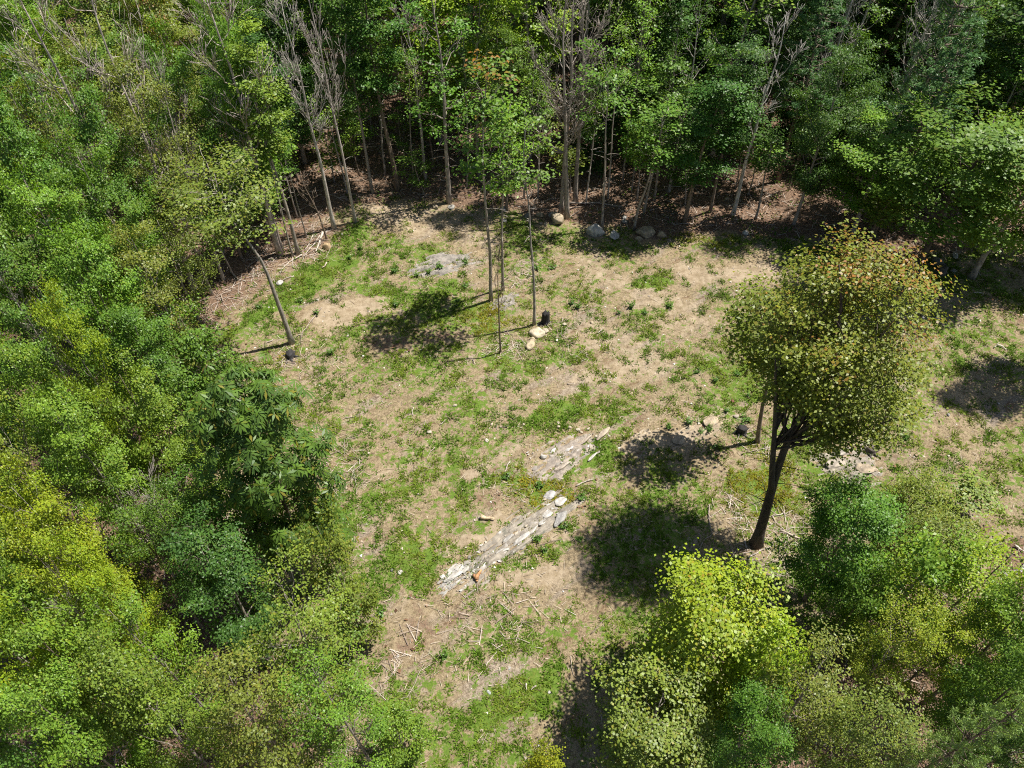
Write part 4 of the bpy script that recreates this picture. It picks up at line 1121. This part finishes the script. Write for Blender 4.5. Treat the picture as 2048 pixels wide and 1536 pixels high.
stump(1742, 900, .3, .2, (.12, .10, .085, 1), 'weathered brown stump under the right side of the maple', 4)
stump(1878, 552, .55, .22, (.11, .10, .09, 1), 'grey mossy stump by the dark boulder right of the maple', 5)

def stick(p, q, r, col, label, seed, name='stick', cat='stick', twig=True, lift=.05, bend=.08, group='sticks and logs lying about the clearing'):
    """tapered kinked stick lying between two photo pixels, with side twigs as parts of the same piece of wood"""
    rng = np.random.RandomState(seed)
    a, b = np.array(at(*p)), np.array(at(*q)); L = np.linalg.norm(b - a); n = 7
    t = np.linspace(0, 1, n); perp = np.array([-(b - a)[1], (b - a)[0]]) / max(L, .01)
    XY = a + (b - a) * t[:, None] + perp * (np.cumsum(rng.normal(0, bend * L / 3, n)) * np.sin(pi * t))[:, None]
    Z = gz(XY[:, 0], XY[:, 1]) + r + lift * np.abs(np.sin(t * 3 + seed))
    P = np.concatenate([XY, Z[:, None]], 1); base = np.array([*a, gzf(*a)])
    TV, TF = tubes([(P - base, np.linspace(r, r * .45, n) * (1 + .12 * rng.normal(size=n)), 6)])
    o = obj(name, mesh_np(name, TV, TF, BARK, smooth=True), None, base, col)
    tag(o, label, cat, group)
    if twig and L > .9:
        for k in range(rng.randint(1, 4)):
            i = rng.randint(2, n - 1); d = (b - a) / L * rng.uniform(.3, .9) + perp * rng.choice([-1, 1]) * rng.uniform(.4, .9); l = L * rng.uniform(.15, .35)
            e = P[i] + np.array([d[0] * l, d[1] * l, rng.uniform(0, .15)])
            TV, TF = tubes([(np.stack([P[i], (P[i] + e) / 2 + [0, 0, .03], e]) - base, np.array([r * .5, r * .35, r * .2]), 4)])
            obj('side_twig', mesh_np('side_twig', TV, TF, BARK), o, color=col)
    return o
W1, W2, W3 = (.52, .47, .40, 1), (.40, .34, .28, 1), (.25, .20, .16, 1)
for i, s in enumerate([
    ((648, 476), (634, 512), .07, W1, 'thickest bleached log above the orange-tan boulder', 'log'),
    ((642, 480), (607, 530), .035, W1, 'long bleached pole crossing the litter left of the thickest log', 'stick'),
    ((628, 480), (612, 505), .03, W1, 'short bleached pole leaning across the long pole', 'stick'),
    ((606, 518), (563, 556), .04, W1, 'bleached curved branch running down to the white stone', 'branch'),
    ((590, 560), (568, 570), .03, W1, 'thin pale stick beside the white stone', 'stick'),
    ((465, 555), (495, 572), .045, W1, 'white forked branch on the litter below the leaning crown', 'branch'),
    ((655, 533), (646, 543), .05, (.58, .5, .4, 1), 'cream split log piece in the grass strip', 'log'),
    ((446, 600), (450, 615), .05, W3, 'short dark log on the red-brown litter', 'log'),
    ((645, 620), (590, 680), .03, W2, 'long pinkish branch lying beside the leaning trunk', 'branch'),
    ((606, 660), (604, 680), .02, W3, 'brown twig crossing the long pinkish branch', 'stick'),
    ((548, 685), (534, 692), .03, W1, 'pale chip of wood left of the leaning trunk', 'stick'),
    ((962, 379), (1000, 370), .10, W1, 'pale log lying on the litter behind the slim trees', 'log'),
    ((1138, 401), (1246, 413), .075, (.33, .28, .24, 1), 'long brown log lying behind the white boulders', 'log'),
    ((962, 1042), (990, 1047), .085, (.56, .44, .29, 1), 'tan plank-like log piece left of the rock ledge', 'log'),
    ((953, 1168), (962, 1150), .10, (.40, .215, .10, 1), 'orange-brown slab of wood below the rock ledge', 'wood'),
    ((948, 1158), (956, 1172), .07, (.36, .2, .1, 1), 'smaller orange-brown wood chunk touching the orange slab', 'wood'),
    ((1152, 977), (1188, 962), .035, W1, 'curved pale branch right of the yellow moss', 'branch'),
    ((1080, 1098), (1125, 1086), .02, W3, 'dark thin branch on the lower side of the rock ledge', 'stick'),
    ((1020, 930), (1010, 950), .03, W1, 'white stick on the brown scrape above the yellow moss', 'stick'),
    ((880, 850), (893, 840), .02, W1, 'pale stick among the grass tufts of the middle clearing', 'stick'),
    ((827, 815), (826, 832), .025, W1, 'upright-lying white stick in the middle clearing', 'stick'),
    ((945, 718), (951, 729), .02, W1, 'white stick at the end of the sapling shadow', 'stick'),
    ((690, 835), (720, 829), .02, W2, 'grey stick at the left of the middle clearing', 'stick'),
    ((1135, 763), (1152, 764), .03, W2, 'grey stick on the bare middle of the clearing', 'stick'),
    ((1196, 662), (1206, 650), .025, W1, 'thin straw-coloured stick on the dry ground right of the stump', 'stick'),
    ((870, 895), (853, 925), .02, W2, 'grey twig in the grass left of the cream stone', 'stick'),
    ((1005, 1298), (992, 1308), .03, W1, 'white stick in the lower clearing above the bluish stone', 'stick'),
    ((1052, 1375), (1053, 1388), .03, W1, 'short white stick right of the bluish stone', 'stick'),
    ((1072, 1380), (1062, 1388), .03, W1, 'crossed short white stick right of the bluish stone', 'stick'),
    ((1140, 1320), (1147, 1360), .02, W2, 'grey long stick at the right of the lower clearing', 'stick'),
    ((1040, 1255), (1072, 1250), .02, W3, 'dark twig across the lower clearing', 'stick'),
    ((850, 1335), (810, 1410), .018, W2, 'long thin grey stem on the lower left of the clearing', 'branch'),
    ((800, 1430), (832, 1425), .02, W1, 'pale stick by the olive tree at the lower clearing edge', 'stick'),
    ((585, 1210), (597, 1165), .03, W1, 'curved white stick in the gap left of the olive sapling', 'stick'),
    ((1548, 1030), (1585, 1020), .03, W1, 'bleached branch right of the big maple trunk, upper', 'branch'),
    ((1545, 1030), (1570, 1062), .03, W2, 'grey forked branch at the foot of the big maple', 'branch'),
    ((1560, 1060), (1612, 1080), .04, W2, 'long grey branch running right from the maple foot', 'branch'),
    ((1495, 1120), (1545, 1093), .035, W1, 'white curved branch below the maple foot', 'branch'),
    ((1565, 1140), (1612, 1115), .03, W1, 'pale branch below the maple beside the mid green tree', 'branch'),
    ((1550, 1160), (1575, 1100), .02, W2, 'thin grey branch crossing the bleached brush below the maple', 'branch'),
    ((1520, 1018), (1540, 1022), .03, W1, 'short bleached stick left of the maple trunk', 'stick'),
    ((1418, 1012), (1422, 1075), .035, W2, 'grey dead stem lying in the maple shadow', 'branch'),
    ((1425, 1070), (1385, 1120), .02, W2, 'fan of thin grey twigs at the end of the dead stem', 'branch'),
    ((1990, 695), (2010, 704), .05, W1, 'white split log in the grass at the right of the clearing', 'log'),
    ((1985, 700), (1995, 690), .03, W1, 'white stick beside the white split log', 'stick'),
    ((1942, 593), (1962, 596), .03, W1, 'pale stick at the upper right of the clearing', 'stick'),
    ((1875, 695), (1890, 715), .02, W2, 'grey stick in the straw right of the maple crown', 'stick'),
    ((1960, 988), (1985, 992), .03, W1, 'pale stick in the straw at the far right', 'stick'),
    ((1925, 950), (1950, 975), .015, W3, 'dark thin stick at the right of the clearing', 'stick'),
    ((2010, 1142), (2060, 1120), .12, (.42, .40, .37, 1), 'big grey log on the right border', 'log'),
    ((2035, 1085), (2055, 1098), .05, W1, 'white pole above the big grey log', 'log'),
    ((1960, 560), (1945, 545), .02, W1, 'pale stick by the stumps right of the maple', 'stick'),
    ((1180, 1275), (1220, 1240), .02, W3, 'dark stick at the right edge of the lower clearing', 'stick'),
    ((1330, 1130), (1350, 1105), .02, W2, 'grey stick inside the maple shadow', 'stick'),
    ((1005, 660), (1035, 668), .02, W3, 'dark stick left of the pale tan slab', 'stick'),
    ((1125, 628), (1124, 640), .03, W2, 'upright grey stub right of the black stump', 'stick')]):
    nm = 'fallen_log' if s[5] == 'log' else 'dead_branch' if s[5] == 'branch' else 'wood_chunk' if s[5] == 'wood' else 'stick'
    stick(s[0], s[1], s[2], s[3], s[4], 30 + i, nm, s[5], twig=s[5] == 'branch' or i % 3 == 0)

# ------------------------------------------------------------------ leafy weeds standing in the clearing
def weed_mesh(seed):
    rng = np.random.RandomState(seed); cen, nor, dr = [], [], []
    for k in range(9):
        a = rng.uniform(0, 6.28); l = rng.uniform(.1, .34); h = rng.uniform(.15, .5)
        for j in range(7):
            t = (j + 1) / 7
            cen.append([math.cos(a) * l * t + rng.normal(0, .05), math.sin(a) * l * t + rng.normal(0, .05), h * t]); b = rng.uniform(0, 6.28); dr.append([math.cos(b), math.sin(b), .1])
            nor.append([math.cos(a) * .3, math.sin(a) * .3, 1])
    cen, nor, dr = map(np.array, (cen, nor, dr))
    V, Fq = leaf_quads(rng, cen, nor + rng.normal(0, .3, nor.shape), .17, .085, .25, dr)
    tn = rng.rand(len(cen)); tint = np.stack([.8 + .4 * tn, .8 + .4 * tn, .8 + .4 * tn], -1)
    return mesh_np('leaves', V, [Fq], LEAF, {'tint': np.repeat(tint, 4, 0), 'autumn_at': np.full(len(V), 3.)})
def stem_mesh(seed):
    rng = np.random.RandomState(seed); P = []
    for k in range(5):
        a = rng.uniform(0, 6.28); l = rng.uniform(.05, .2); h = rng.uniform(.25, .5)
        P.append((np.array([[0, 0, -.04], [math.cos(a) * l * .4, math.sin(a) * l * .4, h * .6], [math.cos(a) * l, math.sin(a) * l, h]]), np.array([.012, .009, .005]), 3))
    TV, TF = tubes(P); return mesh_np('stem', TV, TF, BARK)
WEEDS = [(weed_mesh(k), stem_mesh(k)) for k in range(4)]
LANDM = [(1091, 640, 'the black stump by the tan stones'), (582, 715, 'the low black stump'), (1482, 862, 'the stump behind the big maple'), (1040, 1078, 'the long rock ledge'), (1125, 915, 'the pinkish bedrock'), (885, 528, 'the grey bedrock hump'),
         (690, 625, 'the bare tan patch'), (1400, 858, 'the tan bedrock strip'), (1292, 461, 'the flat-topped boulder'), (562, 575, 'the white stone at the left bend'), (655, 501, 'the orange-tan boulder'), (980, 590, 'the foot of the slim trees'),
         (1001, 700, 'the leafless sapling'), (978, 1391, 'the bluish flat stone'), (1085, 975, 'the yellow moss'), (1700, 930, 'the bedrock under the maple crown'), (1280, 560, 'the round grass patch'), (1430, 740, 'the green patch left of the maple')]
def weed_label(px, py):
    d, lx_, ly__, t = min((math.hypot(px - a, (py - b) * 1.3), a, b, t) for a, b, t in LANDM)
    w = 'just' if d < 55 else 'further'
    rel = ('right of' if px > lx_ else 'left of') if abs(px - lx_) > abs(py - ly__) else ('below' if py > ly__ else 'above')
    return 'leafy weed %s %s %s' % (w, rel, t)
weed_pos = [(790, 545), (835, 553), (857, 547), (880, 535), (932, 522), (700, 520), (722, 503), (602, 608), (522, 625), (632, 632), (660, 708), (1105, 530), (1073, 533), (1145, 600), (1157, 608), (1340, 612),
        (1222, 492), (1340, 855), (1378, 843), (1402, 862), (1420, 858), (1482, 852), (1452, 822), (1492, 838), (1126, 1062), (1430, 890), (892, 1322), (1157, 1087), (1012, 962), (1082, 978), (792, 610), (1075, 1085),
        (1162, 1000), (1810, 880), (1430, 760), (1475, 745), (1395, 742), (1500, 790), (1262, 612), (1290, 622), (690, 1040), (760, 1235), (1090, 1110), (930, 570), (915, 600), (1240, 622)]
WL = {}
for q in sorted(weed_pos): WL.setdefault(weed_label(*q), []).append(q)
for i, (px, py) in enumerate(weed_pos):
    wl = weed_label(px, py); same = WL[wl]; wi = same.index((px, py))
    if len(same) > 1: wl += ', ' + ('leftmost of %s' % NUM[len(same)] if wi == 0 else '%s from left' % ORD[wi])
    x, y = at(px, py); lm, sm = WEEDS[i % 4]; s = rng0.uniform(.55, .95)
    s *= .9; r = bpy.data.objects.new('weed_plant', None); C.objects.link(r); r.location = (x, y, gzf(x, y) + .02); r.rotation_euler = (0, 0, rng0.uniform(0, 6.28)); r.scale = (s, s, s); r.empty_display_size = .1
    tag(r, wl, 'weed', 'leafy weeds standing in the clearing')
    obj('stem', sm, r, color=(.10, .11, .04, 1)); obj('leaves', lm, r, color=(.095, .185, .030, 0))

# ------------------------------------------------------------------ ground cover nobody could count
def scatter(n, seed, lo=(-33, 1), hi=(35, 45)):
    r = np.random.RandomState(seed); return r, r.uniform(lo[0], hi[0], n), r.uniform(lo[1], hi[1], n)

# grass
r, X, Y = scatter(260000, 3)
k = (poly_sd(X, Y) < 1.5) & (np.abs(X) < .75 * (Y * CP + 20 * SP) + 2)
X, Y = X[k], Y[k]
g, l, s_ = covers(X, Y)
pat = fbm(X * 1.5 + 5, Y * 1.5 + 8, 4); fine_ = vnoise(X * 3.4 + 9, Y * 3.4 + 2)
dens = sstep(.46, .78, g + (pat - .5) * 1.7 + (fine_ - .5) * 1.0)
k = r.rand(len(X)) < dens * .75 + .02
X, Y, dens, pat = X[k], Y[k], dens[k], pat[k]
if len(X) > 80000:
    k = r.permutation(len(X))[:80000]; X, Y, dens, pat = X[k], Y[k], dens[k], pat[k]
nt_ = len(X); nb = 7
ix = np.repeat(np.arange(nt_), nb); n = len(ix)
a = r.uniform(0, 2 * pi, n); rad_ = np.abs(r.normal(0, .065, n))
bx, by = X[ix] + np.cos(a) * rad_, Y[ix] + np.sin(a) * rad_; bz = gz(bx, by) - .01
hgt_ = r.uniform(.04, .13, n) * (.6 + .55 * dens[ix]); w = r.uniform(.014, .03, n); ln = r.uniform(.05, .15, n); b = a + r.normal(0, .6, n)
p = b + pi / 2
V = np.stack([np.stack([bx - np.cos(p) * w, by - np.sin(p) * w, bz], -1), np.stack([bx + np.cos(p) * w, by + np.sin(p) * w, bz], -1),
              np.stack([bx + np.cos(b) * ln, by + np.sin(b) * ln, bz + hgt_], -1)], 1).reshape(-1, 3)
moss = strokes(X, Y, [([(1055, 955), (1110, 975), (1085, 1010)], .7, 1.), ([(1150, 985), (1120, 960)], .4, 1.), ([(1480, 965), (1545, 945), (1530, 1000)], 1.0, .8), ([(960, 640), (1010, 625)], .8, .8), ([(1340, 450), (1420, 470)], 1.0, .5), ([(570, 725), (600, 735)], .4, .9)])
hue = sstep(.3, .7, fbm(X * .8 + 50, Y * .8 + 20, 3))[:, None]
cg_ = np.array([.110, .205, .022]) * (1 - hue) + np.array([.205, .275, .034]) * hue
cg_ = cg_ * (1 - moss[:, None]) + np.array([.33, .28, .03]) * moss[:, None]
cg_ = cg_ * r.uniform(.55, 1.25, (nt_, 1))
dry = r.rand(n) < .12
cb_ = cg_[ix] * r.uniform(.85, 1.15, (n, 1)); cb_[dry] = np.array([.32, .27, .13]) * r.uniform(.7, 1.2, (dry.sum(), 1))
tag(obj('grass', mesh_np('grass', V, [np.arange(n * 3).reshape(-1, 3)], BLADE, {'col': np.repeat(cb_, 3, 0)})), 'thin tufted green grass scattered over the clearing', kind='stuff')

# bleached twigs and straw
def twigs(name, label, X, Y, r, lmin, lmax, rmin, rmax, cols):
    n = len(X); a = r.uniform(0, pi, n); L = r.uniform(lmin, lmax, n) * r.uniform(.5, 1, n); R_ = r.uniform(rmin, rmax, n)
    d = np.stack([np.cos(a), np.sin(a)], -1)
    x1, y1, x2, y2 = X - d[:, 0] * L / 2, Y - d[:, 1] * L / 2, X + d[:, 0] * L / 2, Y + d[:, 1] * L / 2
    z1 = gz(x1, y1) + .035 + np.abs(r.normal(0, .03, n)); z2 = gz(x2, y2) + .035 + np.abs(r.normal(0, .03, n))
    A, B_ = np.stack([x1, y1, z1], -1), np.stack([x2, y2, z2], -1)
    p = np.stack([-d[:, 1], d[:, 0], np.zeros(n)], -1); up = np.array([0, 0, 1.])
    rr = R_[:, None]
    ring = [p * rr, up * rr, -p * rr]
    V = np.stack([A + ring[0], A + ring[1], A + ring[2], B_ + ring[0] * .6, B_ + ring[1] * .6, B_ + ring[2] * .6], 1).reshape(-1, 3)
    i = np.arange(n)[:, None] * 6
    Q = np.concatenate([i + np.array([[0, 1, 4, 3]]), i + np.array([[1, 2, 5, 4]])])
    c = np.array(cols)[r.randint(len(cols), size=n)] * r.uniform(.7, 1.2, (n, 1))
    tag(obj(name, mesh_np(name, V, [Q], TWIG, {'col': np.repeat(c, 6, 0)})), label, kind='stuff')
r, X, Y = scatter(70000, 8)
g, l, s_ = covers(X, Y); sdv = poly_sd(X, Y)
BRUSH = [([(400, 650), (480, 590), (560, 530), (640, 490)], 1.3, .85), ([(760, 395), (900, 395)], 1.0, .6), ([(1500, 1040), (1580, 1050), (1570, 1130)], 1.5, 1.0), ([(1000, 700), (1040, 690)], .7, 1.0), ([(1060, 560), (1030, 570)], .8, .9), ([(590, 720), (560, 730)], 1.0, .9), ([(650, 940), (690, 930)], 1.2, .9), ([(600, 500), (650, 470)], 1.2, .9),
         ([(1500, 880), (1540, 900)], .8, .9), ([(860, 540), (900, 520)], 1.0, .7), ([(1000, 990), (1060, 980)], .7, .7), ([(960, 1200), (1100, 1240), (900, 1290)], 1.4, .6), ([(800, 1350), (790, 1290)], .6, .8), ([(1130, 640), (1150, 690)], .8, .7), ([(1900, 560), (1850, 560)], 1.2, .6), ([(1680, 940), (1660, 900)], 1, .6), ([(490, 1040), (500, 1000)], 1.0, 1.0)]
br = strokes(X, Y, BRUSH)
k = (sdv < 5) & (r.rand(len(X)) < np.clip(.34 * (1 - g) * (1 - .6 * s_) + .85 * br, 0, 1))
twigs('twig_litter', 'bleached twigs and straw strewn over the clearing floor', X[k], Y[k], r, .10, .46, .005, .012, [(.50, .42, .33), (.42, .33, .24), (.30, .22, .15), (.50, .43, .35), (.22, .16, .11)])
r, X, Y = scatter(90000, 18)
br = strokes(X, Y, BRUSH)
k = (r.rand(len(X)) < .55 * sstep(.45, .95, br)) & (poly_sd(X, Y) < 4)
twigs('dry_brush', 'dry bleached brush heaped round the tree feet and slash spots', X[k], Y[k], r, .25, 1.1, .006, .016, [(.46, .39, .34), (.38, .31, .26), (.28, .22, .18), (.54, .47, .41)])
r, X, Y = scatter(26000, 11, (-33, 2), (38, 70))
sdv = poly_sd(X, Y)
k = (sdv > .2) & (sdv < 14)
twigs('forest_twigs', 'fallen grey sticks on the brown floor of the wood', X[k], Y[k], r, .25, 1.3, .008, .02, [(.40, .33, .27), (.26, .19, .14), (.48, .42, .36)])
# brown leaves on the wood floor
r, X, Y = scatter(26000, 12, (-33, 2), (38, 62)); sdv = poly_sd(X, Y); g, l, s_ = covers(X, Y)
k = (r.rand(len(X)) < l) & (sdv < 15); X, Y = X[k], Y[k]; n = len(X)
V, Fq = leaf_quads(r, np.stack([X, Y, gz(X, Y) + .04], -1), np.array([0, 0, 1.]) + r.normal(0, .3, (n, 3)), .16, .11)
c = np.array([(.22, .125, .075), (.29, .19, .12), (.14, .08, .05), (.33, .24, .16)])[r.randint(4, size=n)] * r.uniform(.7, 1.2, (n, 1))
tag(obj('fallen_leaves', mesh_np('fallen_leaves', V, [Fq], TWIG, {'col': np.repeat(c, 4, 0)})), 'red-brown fallen leaves covering the floor of the wood', kind='stuff')
# pebbles
r, X, Y = scatter(9000, 14); g, l, s_ = covers(X, Y)
k = (poly_sd(X, Y) < 0) & (r.rand(len(X)) < .16 + .35 * s_); X, Y = X[k], Y[k]; n = len(X)
base = nrm(np.array([(1, 0, .0), (-.4, .9, 0), (-.6, -.8, 0), (.1, .0, .8)], float)); sc = r.uniform(.02, .075, n) ** 1.0
aa = r.uniform(0, 6.28, n); ca, sa = np.cos(aa), np.sin(aa)
bb = base[None] * sc[:, None, None] * r.uniform(.7, 1.3, (n, 4, 1))
V = np.stack([bb[..., 0] * ca[:, None] - bb[..., 1] * sa[:, None] + X[:, None], bb[..., 0] * sa[:, None] + bb[..., 1] * ca[:, None] + Y[:, None], bb[..., 2] + gz(X, Y)[:, None] + .02], -1).reshape(-1, 3)
i = np.arange(n)[:, None] * 4
Fp = np.concatenate([i + np.array([[0, 1, 3]]), i + np.array([[1, 2, 3]]), i + np.array([[2, 0, 3]])])
c = np.array([(.52, .46, .38), (.42, .34, .25), (.58, .55, .50), (.30, .26, .22)])[r.randint(4, size=n)]
tag(obj('pebbles', mesh_np('pebbles', V, [Fp], TWIG, {'col': np.repeat(c, 4, 0)})), 'small pale pebbles scattered on the bare soil', kind='stuff')
# low undergrowth along the wood's edge
r, X, Y = scatter(9000, 15, (-30, 2), (38, 52)); sdv = poly_sd(X, Y)
nz = fbm(X * .35 + 4, Y * .35, 3)
k = (sdv > -.4) & (sdv < 12) & (nz > .5) & (r.rand(len(X)) < np.where(Y < 25, .8, .35)); X, Y = X[k], Y[k]
cnt = 10; ix = np.repeat(np.arange(len(X)), cnt); n = len(ix)
cx_, cy_ = X[ix] + r.normal(0, .22, n), Y[ix] + r.normal(0, .22, n)
V, Fq = leaf_quads(r, np.stack([cx_, cy_, gz(cx_, cy_) + r.uniform(.05, .5, n)], -1), np.array([0, 0, 1.]) + r.normal(0, .4, (n, 3)), .16, .10, .2)
c = (np.array([(.06, .115, .022), (.10, .15, .025), (.12, .13, .028)])[r.randint(3, size=len(X))] * r.uniform(.7, 1.2, (len(X), 1)))[ix]
tag(obj('undergrowth', mesh_np('undergrowth', V, [Fq], BLADE, {'col': np.repeat(c, 4, 0)})), 'low leafy undergrowth along the edge of the wood', kind='stuff')

print('mesh triangles (shared meshes once):', sum(len(m.loops) - 2 * len(m.polygons) for m in bpy.data.meshes if m.users))
